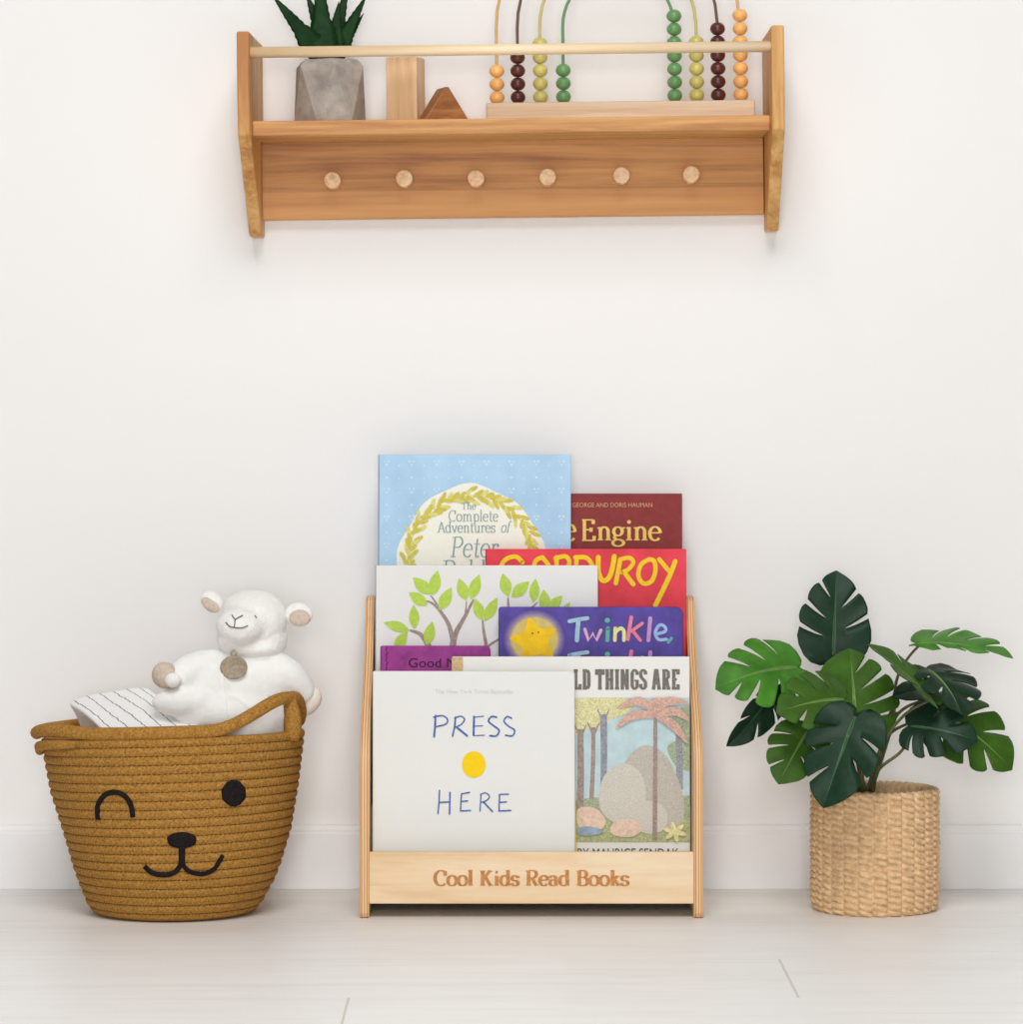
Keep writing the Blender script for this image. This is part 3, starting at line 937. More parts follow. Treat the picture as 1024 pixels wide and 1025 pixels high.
# --- white book with a forest picture, front row right
B = Book('picture_book', 452.5, 690.5, 657.5, 3.815, 0, .010, cmat('ivory_cover', (234, 232, 227), .35, .006, 20), 'white book with tall grey slab title and a forest scene', spine=11)
b = MB()
write(b, 'LD THINGS ARE', SLAB, *B.P(573.5, 690.5), 20.5 * B.k, 107 * B.k, B.fn, .0004, 3.5 * B.k, 2.4 * B.k)
B.part('title', b, ink('warm_grey', (120, 113, 108), .1), 'warm grey slab capitals')
b = MB(); B.text(b, 'BY MAURICE SENDAK', 578, 858, 101, 9.6)
B.part('author_line', b, ink('dark_grey', (84, 78, 75), .05))
b = MB()
FM = [ink('sky_wash', (190, 212, 216), .06, 60), ink('canopy_wash', (214, 208, 158), .16, 700), ink('trunk_wash', (158, 140, 132), .16, 400), ink('grass_wash', (172, 176, 132), .2, 700), ink('frond_wash', (206, 168, 152), .14, 500),
      ink('boulder_wash', (190, 184, 172), .1, 800), ink('flower_wash', (226, 220, 160), .1, 300), ink('stream_wash', (150, 168, 186), .1, 100), ink('blue_trunk_wash', (146, 148, 158), .16, 400), ink('sand_wash', (226, 198, 178), .08, 300), ink('bush_wash', (158, 172, 140), .18, 700), ink('stone_wash', (206, 200, 188), .09, 800)]
Q = lambda pts: [B.P(*p) for p in pts]
poly(b, Q([(470, 698.5), (690, 698.5), (690, 842.5), (470, 842.5)]), B.fn, .0003, 0)
poly(b, Q([tuple(v) for v in spline([(470, 842), (470, 806), (500, 800), (540, 806), (580, 800), (600, 798), (640, 800), (690, 796)], 4)] + [(690, 842)]), B.fn, .0004, 10)
poly(b, Q([(470, 842.4)] + [tuple(v) for v in spline([(470, 824), (520, 820), (580, 826), (620, 818), (660, 824), (690, 818)], 4)] + [(690, 842.4)]), B.fn, .0005, 3)
poly(b, Q([(470, 698.8)] + [(626, 698.8)] + [tuple(v) for v in spline([(634, 704), (628, 714), (612, 720), (604, 728), (588, 730), (574, 736), (540, 728), (500, 736), (470, 730)], 5)]), B.fn, .0005, 1)
poly(b, Q([(690, 706)] + [tuple(v) for v in spline([(690, 706), (676, 712), (672, 726), (680, 738), (668, 748), (676, 766), (690, 772)], 5)]), B.fn, .0005, 10)
for x0, y0, x1, y1, w0, w1, mi in ((580.5, 815, 581, 730, 7, 6, 2), (592, 800, 594, 728, 4.5, 4, 2), (604, 790, 604, 715, 6, 7, 8), (680, 790, 679, 728, 7, 6, 8), (560, 815, 560, 728, 7, 6, 2), (530, 815, 532, 728, 7, 6, 8), (500, 815, 500, 728, 7, 6, 2)):
    ribbon(b, Q([(x0, y0), ((x0 + x1) / 2 + .6, (y0 + y1) / 2), (x1, y1)]), lambda d, t: lerp(w0, w1, t) * B.k, B.fn, .0006, mi)
    for s_ in (-1, 1):
        ribbon(b, Q([(x1, y1 + 8), (x1 + 6 * s_, y1 - 5)]), lambda d, t: lerp(3, 1, t) * B.k, B.fn, .0006, mi)
# plain rounded rocks among the trees
for mi, hh_, o_ in ((5, .0007, [(626, 800), (622, 776), (630, 756), (646, 746), (664, 754), (676, 774), (684, 800), (680, 826), (650, 830), (630, 824)]),
                    (11, .0010, [(602, 812), (600, 790), (608, 772), (624, 764), (640, 772), (646, 792), (642, 816), (620, 824)]),
                    (11, .0013, [(634, 826), (634, 812), (644, 802), (660, 804), (668, 816), (664, 830), (648, 834)]),
                    (9, .0013, [(578, 810), (594, 808), (606, 820), (600, 830), (580, 828)]), (9, .0016, [(610, 830), (618, 820), (634, 820), (642, 830), (632, 837), (616, 836)])):
    poly(b, Q([tuple(v) for v in spline(o_, 6, True)]), B.fn, hh_, mi)
poly(b, Q([tuple(v) for v in spline([(578, 828), (592, 827), (604, 832), (590, 836), (578, 834)], 5, True)]), B.fn, .0019, 7)
ribbon(b, Q([(655, 839), (655.5, 780), (656, 716)]), lambda d, t: lerp(4.5, 3.6, t) * B.k, B.fn, .0022, 2)
for i, st in enumerate(([(656, 714), (640, 702), (618, 708)], [(656, 716), (634, 716), (616, 729)], [(656, 714), (668, 702), (690, 704)], [(656, 716), (676, 712), (690, 722)], [(656, 716), (674, 726), (688, 744)], [(656, 714), (654, 704), (664, 699.5)])):
    q = [tuple(v) for v in spline(Q(st), 6)]
    ribbon(b, q, lambda d, t: 9 * B.k * sin(pi * (.12 + .86 * t)), B.fn, .0024 + .00005 * i, 4)
rg = random.Random(5)
for k in range(6):
    a = k * pi / 3 + .3
    u = B.P(675 + 6 * cos(a), 832 + 4.5 * sin(a)); disc(b, u[0], u[1], 6 * B.k, B.fn, .0022 + .00004 * k, 6, 10, 2.4 * B.k, -a)
B.part('forest_picture', b, FM, 'pastel forest scene with a palm')

# --- white square book with a yellow dot, front row left
pg = plain('yellow_edged_pages', (240, 222, 120), .7, .05, 200)
B = Book('picture_book', 373, 575.5, 672, 3.797, 0, .009, cmat('bright_white_cover', (230, 230, 226), .32, .005, 20), 'white square book with a yellow dot between blue hand-drawn words', round_=0.004)
b = MB(); c = B.P(474.3, 765.3); disc(b, c[0], c[1], 11.9 * B.k, B.fn, .0005, 0, 36, 13.2 * B.k)
B.part('dot', b, ink('sunny_yellow', (248, 208, 10), .02), 'round sunny yellow dot')
WORDS = (([(436, 716.5), (435.5, 727), (434.5, 737.5)], 2.0, False), ([(434, 718), (443, 716.5), (448, 720.5), (446, 725), (436.5, 727.5)], 1.5, True),
                  ([(456, 718), (455, 728), (453, 737)], 1.7, False), ([(455, 719), (461, 717), (465, 720), (462, 725), (456, 728)], 1.4, True), ([(457, 728), (467.5, 736.5)], 2.1, False),
                  ([(474.5, 717.5), (474, 736)], 2.1, False), ([(475, 718), (484, 717)], 1.0, False), ([(475, 727), (483, 726.5)], 1.0, False), ([(474, 736.5), (485, 736)], 1.0, False),
                  ([(497, 718), (492, 717.5), (489, 722), (494, 726.5), (499.5, 731), (497, 736.5), (490.5, 736.5)], 1.8, True),
                  ([(512, 719), (507.5, 717.5), (504.5, 722), (509, 727), (515, 731), (513, 736.5), (506, 736)], 1.6, True),
                  ([(440, 791), (439.5, 803), (438.5, 814)], 1.5, False), ([(450.5, 793), (450, 814.5)], 1.6, False), ([(440, 803), (450, 802.5)], 1.5, False),
                  ([(462, 794.5), (461, 811)], 1.4, False), ([(462, 794.5), (470, 793)], 1.4, False), ([(462, 802), (468, 801.5)], 1.5, False), ([(461, 811.5), (471, 811)], 1.5, False),
                  ([(481.5, 795), (480.5, 811.5)], 1.3, False), ([(481, 795), (486, 793.5), (490, 797), (487, 801), (481.5, 803)], 1.3, True), ([(484, 802.5), (493, 812)], 1.7, False),
                  ([(500, 795), (499.5, 811.5)], 1.5, False), ([(500, 795), (509, 794.8)], 1.4, False), ([(500, 803), (507, 802.5)], 1.4, False), ([(499.5, 811.5), (511, 811)], 1.6, False))
for top in (True, False):
    b = MB()
    for st, w, cv in WORDS:
        if (st[0][1] < 760) == top: B.pen(b, st, w, curve=cv)
    B.part('title_word', b, ink('pencil_blue', (72, 98, 160), .35, 400), 'blue pencil-drawn word %s' % ('PRESS' if top else 'HERE'))
b = MB(); b.prism([(B.w - .004, .002), (B.w + 1.5 * B.k, .002), (B.w + .2 * B.k, B.h * .62), (B.w - .004, B.h * .62)], lambda u, v, q: (u, q, v), .0060, .0086)
b.build('yellow_endpaper', ink('sunny_yellow', (248, 208, 10), .02), B.root)
b = MB(); B.text(b, 'The New York Times Bestseller', 435.5, 694.5, 79, 4.2)
B.part('tagline', b, ink('pale_grey', (206, 206, 205)))

# ================================================================== ROPE BASKET
BD = 3.810
kb = BD / F
BY = BD - CAM
RT = [(0, .0775), (.004, .0850), (.010, .0905), (.035, .1025), (.051, .1083), (.084, .118), (.1316, .1295), (.175, .1362), (.2, .1385)]
CT = [(0, -.345), (.035, -.3415), (.084, -.3405), (.1316, -.3440), (.175, -.3455), (.2, -.3455)]
TILT = .028
FT = .052


def btilt(x, z, y=None): return TILT * (x + .344) * min(1, z / .08) + FT * max(0, BY - (BY if y is None else y)) * min(1, z / .18)


def bpoint(a, z, dr=0):
    r = interp(RT, z) + dr; cx = interp(CT, z)
    # slightly slumped: front/back a little flatter than the sides
    x = cx + r * cos(a); y = BY + r * .97 * sin(a)
    return Vector((x, y, z + btilt(x, z, y)))


bas = empty('rope_basket', (-.344, BY, 0), 'mustard rope basket with a winking face, holding the plush lamb', 'basket')


def loc_b(p): return Vector(p) - bas.location


NC = 21; HB = .189
ch = HB / NC
b = MB(); n = 128
prof = []
prof.append((0.001, -.076, None))
rows = []
rows.append([Vector((-.345 + .070 * cos(2 * pi * k / n), BY + .070 * sin(2 * pi * k / n), .0005)) for k in range(n)])
for i in range(NC):
    for j in range(7):
        t = j / 7
        z = (i + t) * ch
        bulge = .0026 * (sin(pi * t) ** .6) - .0006
        rows.append([bpoint(2 * pi * k / n, max(z, .0012), bulge) for k in range(n)])
rows.append([bpoint(2 * pi * k / n, HB, -.002) for k in range(n)])
for z in (HB, .15, .11, .07, .03, .012):
    rows.append([bpoint(2 * pi * k / n, z, -.009) for k in range(n)])
v = [loc_b(q) for r in rows for q in r]
f = [(i * n + k, i * n + (k + 1) % n, (i + 1) * n + (k + 1) % n, (i + 1) * n + k) for i in range(len(rows) - 1) for k in range(n)]
f += [tuple(range(n))[::-1], tuple((len(rows) - 1) * n + k for k in range(n))]
b.add(v, f, 0, True)
b.build('basket_body', M['rope'], bas)
# seam stitches between the coils
b = MB()
for i in range(1, NC):
    for k in range(150):
        if k % 1 == 0:
            a = 2 * pi * (k + (i % 3) * .33) / 150
            if sin(a) > .25: continue
            z = i * ch
            p0, p1 = bpoint(a, z - .0004, -.0002), bpoint(a + .026, z + .0004, -.0002)
            b.tube([loc_b(p0), loc_b(p1)], .00062, 5)
b.build('coil_stitching', M['stitch'], bas)
b['x'] if False else None

# rim rope, lifted into a handle on the right and flopped outwards on the left
pts = []
NP = 220


def rim_pt(deg, zc=.1945):
    a = radians(deg)
    g = (deg + 180) % 360 - 180
    lift = out = 0
    if -70 < g < 18:
        lift = .0300 * (smooth((g + 70) / 44) if g < -24 else smooth((18 - g) / 34))
        out = .0
    h = (deg % 360)
    if 140 < h < 236:
        e = smooth((h - 140) / 34) if h < 190 else smooth((236 - h) / 34)
        out = .0095 * e; lift = .0 * e
        if 190 < h < 236: lift += .0035 * sin(pi * (h - 190) / 46)
    p = bpoint(a, .186, -.003 + out)
    p.z += zc - .186 + lift
    return p


for i in range(NP): pts.append(loc_b(rim_pt(360 * i / NP)))
b = MB(); b.tube(pts, .0068, 12, closed=True, up=(0, 0, 1)); rim = b.build('rim_handle', M['rope'], bas)
b = MB()
for g in (140, 236):                            # bindings where the left handle leaves the wall
    pass
b.tube([loc_b(bpoint(radians(-166), .176, .005)), loc_b(bpoint(radians(-160), .181, .0075)), loc_b(bpoint(radians(-150), .1835, .0075)), loc_b(bpoint(radians(-140), .184, .004)), loc_b(bpoint(radians(-132), .184, .000))], [.005, .0058, .0054, .005, .004], 10)
b.build('handle_coil', M['rope'], bas)
# flat post of the right handle
b = MB()
tpz = rim_pt(-22).z
post = [loc_b(rim_pt(-21) + Vector((.0, 0, -.0005)))] + [loc_b(bpoint(radians(-21), .186, .001) + Vector((0, 0, dz_))) for dz_ in (.021, .014, .007, 0, -.006)]
b.tube(post, [.0066, .0088, .0094, .0094, .0088, .006], 14)
b.build('handle_post', M['rope'], bas)


def on_basket(px, py, off=.003):
    """point on the front of the basket that shows at this pixel"""
    d = BD - .12
    for _ in range(12):
        p = W(px, py, d)
        z = p.z - btilt(p.x, max(p.z, .001), p.y)
        r = interp(RT, z) + off; cx = interp(CT, z)
        q = max(0, 1 - ((p.x - cx) / r) ** 2)
        d = CAM + BY - r * .97 * sqrt(q)
    return W(px, py, d)


def yarn(path, w, n=8):
    q = [tuple(v) for v in spline([(x, y) for x, y in path], n)]
    mb = MB()
    mb.tube([loc_b(on_basket(x, y, .0026)) for x, y in q], w * kb / 2, 8, up=(0, -1, 0), flat=.55)
    return mb


def patch(cx, cy, rx, ry):
    mb = MB(); rings = 6; n = 28; v = []; f = []
    for i in range(rings + 1):
        t = i / rings
        for k in range(n):
            a = 2 * pi * k / n
            v.append(loc_b(on_basket(cx + rx * t * cos(a), cy + ry * t * sin(a), .0050 if t < .95 else .0012)))
    for i in range(rings):
        for k in range(n): f.append((i * n + k, (i + 1) * n + k, (i + 1) * n + (k + 1) % n, i * n + (k + 1) % n))
    mb.add(v, f, 0, True)
    return mb


yarn([(98, 820), (98, 806), (105, 796), (115, 793), (125, 797), (131, 806), (133, 818)], 5.2).build('winking_eye', M['felt'], bas)
patch(234, 794, 12.6, 13.4).build('round_eye', M['felt'], bas)
patch(182, 841, 15.2, 8.6).build('nose', M['felt'], bas)
yarn([(182, 846), (182, 856), (182, 867)], 6.5).build('nose_stem', M['felt'], bas)
yarn([(144.5, 867), (153, 874), (165, 876), (175, 873), (182, 864)], 5).build('mouth', M['felt'], bas)
yarn([(182, 864), (189, 872), (202, 875), (214, 870), (223, 856)], 4.6).build('mouth', M['felt'], bas)

# ================================================================== PLUSH LAMB
LB = 3.810
lk = LB / F


def LP(px, py, y=0): return W(px, py, LB + y)


def remeshed(mb, name, mat, parent, vox=.0025, it=8, disp=0):
    o = mb.build(name, mat, None)
    r = o.modifiers.new('r', 'REMESH'); r.mode = 'VOXEL'; r.voxel_size = vox; r.use_smooth_shade = True
    q = o.modifiers.new('s', 'SMOOTH'); q.iterations = it; q.factor = .5
    dg = bpy.context.evaluated_depsgraph_get(); dg.update()
    me = bpy.data.meshes.new_from_object(o.evaluated_get(dg))
    o.modifiers.clear(); o.data = me
    if disp:
        for vv in me.vertices:
            vv.co += vv.normal * (mnoise.noise(vv.co * 160) * disp + mnoise.noise(vv.co * 420) * disp * .5)
    for p_ in me.polygons: p_.use_smooth = True
    if not me.materials: me.materials.append(mat)
    o.name = name
    if parent: o.parent = parent
    return o


lx = (245 - XC) * lk
lamb = empty('plush_lamb', (lx, BY, .015), 'white plush lamb with a round tag at its neck sitting in the basket', 'soft toy')


def loc_l(p): return Vector(p) - lamb.location


R3 = lambda ax, deg: Matrix.Rotation(radians(deg), 3, ax)
b = MB()                                       # body: torso, arms and head in one continuous surface
def E(px, py, y, rx, ry, rz, rot=None): b.ell(loc_l(LP(px, py, y)), (rx * lk, ry * lk, rz * lk), rot)
E(243, 716, .0, 54, 38, 50)
E(242, 690, .0, 50, 34, 38)
E(244, 672, .004, 42, 28, 22)
E(252, 658, .006, 33, 26, 18)
E(232, 780, .0, 36, 36, 50)
E(222, 846, .0, 31, 32, 52)
E(200, 692, -.026, 36, 20, 34)
E(184, 703, -.044, 33, 14, 15)
E(212, 714, -.040, 38, 16, 19)
# arms
def limb3(pts, rads):
    P_ = [loc_l(LP(*p)) for p in pts]
    Q_ = spline(P_, 6); Rr = spline([(r, 0) for r in rads], 6)
    b.tube(Q_, [max(.002, q[0] * lk) for q in Rr], 14)
limb3([(228, 668, -.004), (206, 668, -.018), (188, 673, -.032), (176, 684, -.042)], [18, 18, 17, 14])
limb3([(268, 668, .0), (284, 676, .004), (297, 689, .012), (304, 700, .016)], [18, 20, 18, 14])
body = remeshed(b, 'body', M['robe'], lamb, .0026, 10, .0003)
b = MB()
E(255, 621, .004, 33, 32, 31)
E(266, 640, .006, 22, 26, 21)
E(254, 607, .006, 30, 27, 17)
E(268, 612, .008, 19, 24, 17)
E(240, 627, -.022, 24, 24, 19)
E(233, 640, -.016, 17, 18, 11)
E(250, 649, -.004, 32, 24, 11)
head = remeshed(b, 'head', M['fleece'], lamb, .0024, 12, .0007)
# ears
def ear(px, py, y, rot, sx, sz, px2, py2, y2, s2x, s2z, nm='ear'):
    global b
    b = MB(); b.ell(loc_l(LP(px, py, y)), (sx * lk, 7 * lk, sz * lk), rot)
    o = b.build(nm, M['fleece'], lamb)
    b = MB(); b.ell(loc_l(LP(px2, py2, y2)), (s2x * lk, 3 * lk, s2z * lk), rot)
    b.build('ear_lining', M['beige_plush'], o); return o
ear(212, 602, -.004, R3('Y', 38), 12.5, 9.5, 210.5, 605.5, -.0095, 10.2, 6.2)
ear(299, 615, .0, R3('Y', 4), 14, 12, 300, 618.5, -.006, 10.5, 8.5)
# paws
b = MB(); b.ell(loc_l(LP(165, 676, -.045)), (13 * lk, 10 * lk, 13.5 * lk), R3('Y', -30)); b.build('paw', M['beige_plush'], lamb)
b = MB(); b.ell(loc_l(LP(173, 681, -.056)), (8 * lk, 6 * lk, 7.5 * lk)); b.build('thumb', M['fleece'], lamb)
b = MB(); b.ell(loc_l(LP(309, 702, .018)), (11.5 * lk, 10 * lk, 16 * lk), R3('Y', 35)); b.build('paw', M['paw_plush'], lamb)


# face stitches follow the muzzle surface (ray cast onto the head)
def on_mesh(o, px, py, off=.0008):
    cam = Vector((0, -CAM, HC)); tgt = W(px, py, LB)
    q0 = cam - lamb.location; dr = (tgt - cam).normalized()
    hit, loc, nor, _ = o.ray_cast(q0, dr)
    return (loc - dr * off) if hit else (tgt - lamb.location)


bpy.context.view_layer.update()
b = MB()
for st in ([(232, 615.5), (234.5, 619), (235.5, 620)], [(235.5, 620), (239, 618), (243, 616)], [(235.3, 620), (235, 624), (234.5, 628)], [(226, 623), (230, 627), (235, 628.3), (242, 628.6), (248, 626.4)], [(255, 616), (256, 617.5), (256.8, 618.5)]):
    b.tube([on_mesh(head, *p) for p in spline(st, 4)], .00062, 6)
b.build('face_stitching', M['thread'], lamb)
b = MB()
b.tube([on_mesh(body, *p, .0004) for p in spline([(222, 662), (224, 685), (227, 705), (228, 728)], 5)], .0007, 6)
b.build('robe_seam', M['robe'], lamb)
b = MB()
b.tube([on_mesh(body, *p, .0004) for p in spline([(268, 695), (273, 700), (276, 707)], 5)], .0006, 6)
b.build('robe_seam', M['robe'], lamb)
# neck tag
c = on_mesh(body, 234, 668, .009)
b = MB()
tp = [(0.2, -.0006), (.0128, -.0006), (.0134, 0), (.0134, .0012), (.0124, .0018), (.0112, .0013), (.001, .0012)]
v = []; n = 32; f = []
tp[0] = (.001, -.0006)
for r, h in tp:
    for k in range(n):
        a = 2 * pi * k / n; v.append((r * cos(a) * 1.07, -h, r * sin(a) * .93))
for i in range(len(tp) - 1):
    for k in range(n): f.append((i * n + k, i * n + (k + 1) % n, (i + 1) * n + (k + 1) % n, (i + 1) * n + k))
f += [tuple(range(n)), tuple((len(tp) - 1) * n + k for k in range(n))]
b.add(v, f, 0, True)
md = b.build('neck_tag', M['medal'], lamb, loc=c)
b = MB(); b.tube([(.0 + .0028 * cos(2 * pi * k / 16), -.0005, .0148 + .0028 * sin(2 * pi * k / 16)) for k in range(16)], .0008, 6, closed=True)
b.build('ring', M['medal'], md)

# ================================================================== STRIPED BLANKET
t = NT('white_cotton_black_stripes')
tc = t.new('ShaderNodeTexCoord'); sp = t.new('ShaderNodeSeparateXYZ'); t.link(tc.outputs['UV'], sp.inputs[0])
nz = t.noise(t.coords('UV', (4, 1, 1)), 3, 4, .6)
u = t.math('ADD', t.math('SUBTRACT', t.math('MULTIPLY', sp.outputs[1], 6.0), t.math('MULTIPLY', sp.outputs[0], .25)), t.math('MULTIPLY', nz, .4))
fr = t.math('ABSOLUTE', t.math('SUBTRACT', t.math('FRACT', u), .5))
ln = t.math('LESS_THAN', fr, .034)
t.link(t.mix(ln, lin((244, 243, 241)), lin((72, 72, 80))), t.bsdf.inputs['Base Color'])
t.bsdf.inputs['Roughness'].default_value = .9
t.bump(t.noise(t.coords(), 500, 2), .2, .0006)
M['stripe'] = t.m
# a folded bundle: the top face is seen, its sides run down into the basket
A_ = W(69, 703, 3.86); B_ = W(148, 689, 3.86); C_ = W(204, 731, 3.745); D_ = W(110, 736, 3.745)
nu, nv = 22, 18
b = MB(); top = []; uv = []
for j in range(nv + 1):
    for i in range(nu + 1):
        s_, r_ = i / nu, j / nv
        P_ = (A_ * (1 - s_) + B_ * s_) * (1 - r_) + (D_ * (1 - s_) + C_ * s_) * r_
        P_ = P_ + Vector((0, 0, .005 * sin(pi * s_) * (1 - r_ * .5) + .002 * sin(pi * r_) + .0012 * sin(9 * s_ + 4 * r_)))
        top.append(P_); uv.append((r_, s_))
W_ = nu + 1
faces = [(j * W_ + i, j * W_ + i + 1, (j + 1) * W_ + i + 1, (j + 1) * W_ + i) for j in range(nv) for i in range(nu)]
ring = [i for i in range(W_)] + [j * W_ + nu for j in range(1, nv + 1)] + [nv * W_ + i for i in range(nu - 1, -1, -1)] + [j * W_ for j in range(nv - 1, 0, -1)]
cen = sum(top, Vector()) / len(top)
verts = list(top)
prev = ring
cen2 = Vector((cen.x - .002, cen.y, cen.z))
for lvl, (dz, sc, bul) in enumerate(((-.002, 1.0, .0005), (-.006, .97, 0), (-.014, .86, 0), (-.05, .70, 0), (-.12, .54, 0), (-.195, .40, 0))):
    cur = []
    for idx in ring:
        p0 = top[idx]
        q = cen2 + (p0 - cen2) * sc
        dirv = Vector((p0.x - cen.x, p0.y - cen.y, 0)).normalized()
        z = lerp(p0.z + dz, cen.z + dz, smooth((lvl - 1) / 3))
        verts.append(Vector((q.x, q.y, max(z, .0128))) + dirv * bul); cur.append(len(verts) - 1)
        uv.append((uv[idx][0], uv[idx][1] + .0))
    m_ = len(ring)
    for k in range(m_): faces.append((prev[k], prev[(k + 1) % m_], cur[(k + 1) % m_], cur[k]))
    prev = cur
faces.append(tuple(prev))
org = Vector((cen.x, cen.y, .0128))
b.add([p_ - org for p_ in verts], faces, 0, True)
bl = b.build('striped_blanket', M['stripe'], loc=org)
uvl = bl.data.uv_layers.new(name='UVMap')
for lp in bl.data.loops: uvl.data[lp.index].uv = uv[lp.vertex_index]
sb = bl.modifiers.new('s', 'SUBSURF'); sb.levels = 1; sb.render_levels = 1
tag(bl, 'folded white cloth with thin dark stripes at the left of the basket', 'blanket')

# ================================================================== POTTED MONSTERA
PD = 3.832
pk = PD / F
PR = 64 * pk
pcx = (875 - XC) * pk; PY = PD - CAM
mon = empty('potted_monstera', (pcx, PY, 0), 'leafy monstera plant in a woven straw pot on the floor', 'plant')
ML = lambda p: Vector(p) - mon.location
PH = HC - (788.5 - YH) * pk
b = MB(); NR, NCo = 19, 26
nu, nv = NCo * 14, NR * 8
rows = []
for j in range(nv + 1):
    row = []
    for i in range(nu):
        uu = i / nu * NCo; vv = j / nv * NR
        fu = uu % 1.0
        lean = (fu - .5) * .55                                # each loop slants
        vr = vv + lean * .9 + .10 * sin(uu * 1.7) 
        ri = math.floor(vr); fv = vr - ri
        bul = max(0, sin(pi * fv)) ** .55
        pinch = abs(2 * fu - 1) ** 7
        rnd = mnoise.noise(Vector((math.floor(uu) * 1.3, ri * 2.1, 3.3)))
        h = .0048 * bul * (1 - .7 * pinch) * (1 + .15 * rnd)
        h -= .0010 * pinch
        a = 2 * pi * i / nu
        z = j / nv * PH
        rr = PR - .0038 + h + .0012 * sin(3 * a + 1) - (.004 * (1 - min(1, z / .012)) ** 2)
        zz = z + (.0012 * mnoise.noise(Vector((uu * .6, 9, 0))) if j > nv - 10 else 0)
        row.append((rr * cos(a), rr * sin(a), max(zz, 0)))
    rows.append(row)
for rr, z in ((PR - .006, PH + .001), (PR - .010, PH - .002), (PR - .011, PH - .03), (PR - .011, .012)):
    rows.append([(rr * cos(2 * pi * i / nu) + .0, rr * sin(2 * pi * i / nu), z + .0008 * sin(i * .9)) for i in range(nu)])
v = [q for r in rows for q in r]
f = [(j * nu + i, j * nu + (i + 1) % nu, (j + 1) * nu + (i + 1) % nu, (j + 1) * nu + i) for j in range(len(rows) - 1) for i in range(nu)]
f += [tuple(range(nu))[::-1], tuple((len(rows) - 1) * nu + i for i in range(nu))]
b.add(v, f, 0, True); b.build('woven_pot', M['straw'], mon)
b = MB(); b.lathe([(.001, PH - .012), (PR * .6, PH - .013), (PR - .0112, PH - .015), (PR - .0112, PH - .03), (.001, PH - .03)][::-1], 40); b.build('soil', M['soil'], mon)

OUT = [(.02, 0), (.32, -.13), (.72, -.07), (.98, .14), (1.0, .34), (.88, .56), (.62, .78), (.30, .92), (0, 1.0)]
OS = spline(OUT, 8)


def outline(t):
    x = t * (len(OS) - 1); i = min(int(x), len(OS) - 2)
    return OS[i].lerp(OS[i + 1], x - i)


def leaf(base, tip, N, width, mat, left=(.34, .52, .69), right=(.36, .55, .72), s0=.45, wd=.035, fold=.15, arch=.05, curl=.12, sw=0, vein='vein', seed=0, lean=0, wl=1, wr=1):
    A, Bt = ML(W(*base)), ML(W(*tip))
    L = (Bt - A).length; Y = (Bt - A).normalized()
    N = Vector(N); N = (N - Y * N.dot(Y)).normalized(); X = Y.cross(N)
    Wh = width * pk / 2
    rg = random.Random(seed)
    s0 = s0 - .05
    b = MB(); SS = [0, .045, .16, .28, .4, .5, .6, .7, .8, .88, .95, 1.0]; m = 7
    for sd, cuts in ((-1, left), (1, right)):
        bd = [0] + list(cuts) + [1]
        for q in range(len(bd) - 1):
            lo, hi = bd[q], bd[q + 1]
            grid = []
            for s in SS:
                row = []
                for i in range(m + 1):
                    u = i / m
                    g = max(0, (s - s0) / (1 - s0)) ** .6
                    tl = lo + (wd * g * .52 if q > 0 else 0); th = hi - (wd * g * .52 if q < len(bd) - 2 else 0)
                    t = lerp(tl, th, u)
                    rnd = 1.0
                    if s > s0:
                        e = abs(2 * u - 1) ** 3
                        if (q == 0 and u < .5) or (q == len(bd) - 2 and u > .5): e = 0
                        rnd = 1 - .09 * e
                    ss = s if s <= s0 else s0 + (s - s0) * rnd
                    O = outline(t)
                    mr = Vector((0, .95 * t ** 2.4))
                    Pm = mr.lerp(Vector((O[0], O[1])), ss)
                    bow = .05 * sin(pi * ss)
                    x = Pm.x * Wh * sd * (wl if sd < 0 else wr); y = (Pm.y - bow * (1 - t)) * L
                    ax = abs(Pm.x)
                    z = fold * ax * Wh - curl * ax * ax * Wh + arch * L * 4 * (y / L) * (1 - y / L) + .05 * Wh * sin(t * 24 + seed) * ax
                    x += sw * L * sin(pi * max(0, min(1, y / L)))
                    z += lean * x
                    row.append(A + X * x + Y * y + N * z)
                grid.append(row)
            vv = [p for r in grid for p in r]; k = m + 1
            base_i = b.add(vv, [], 0, True)
            for j in range(len(SS) - 1):
                for i in range(m):
                    b.f.append([base_i + j * k + i, base_i + j * k + i + 1, base_i + (j + 1) * k + i + 1, base_i + (j + 1) * k + i]); b.m.append(1 if j == 0 else 0); b.sm.append(True)
    return b.build('leaf', [mat, M[vein]], mon, weld=True, solid=.0009)


def stem(pts, r0=.0020, r1=.0014):
    P_ = spline([ML(W(*p)) for p in pts], 7)
    b = MB(); b.tube(P_, [lerp(r0, r1, i / (len(P_) - 1)) for i in range(len(P_))], 8)
    return b.build('stem', M['stemg'], mon)


D, O_, G = M['leaf_dark'], M['leaf_olive'], M['leaf_bright']
# back: tall dark leaf
leaf((834, 655, 3.88), (837, 571, 3.905), (0, -1, .25), 76, D, (.50, .66, .82), (.58, .75), .34, .03, .12, .04, .1, vein='vein_dark', seed=1)
# left bright leaf and the drooping dark one under it
leaf((797, 668, 3.82), (716, 690, 3.79), (-.1, -.80, .60), 88, G, (.42, .57, .72, .85), (.44, .60, .74), .34, .04, .1, .10, .22, seed=2)
leaf((776, 689, 3.84), (727, 747, 3.82), (.75, -.62, .3), 40, D, (.5, .7), (.5, .7), .45, .03, .5, .06, .1, vein='vein_dark', seed=3)
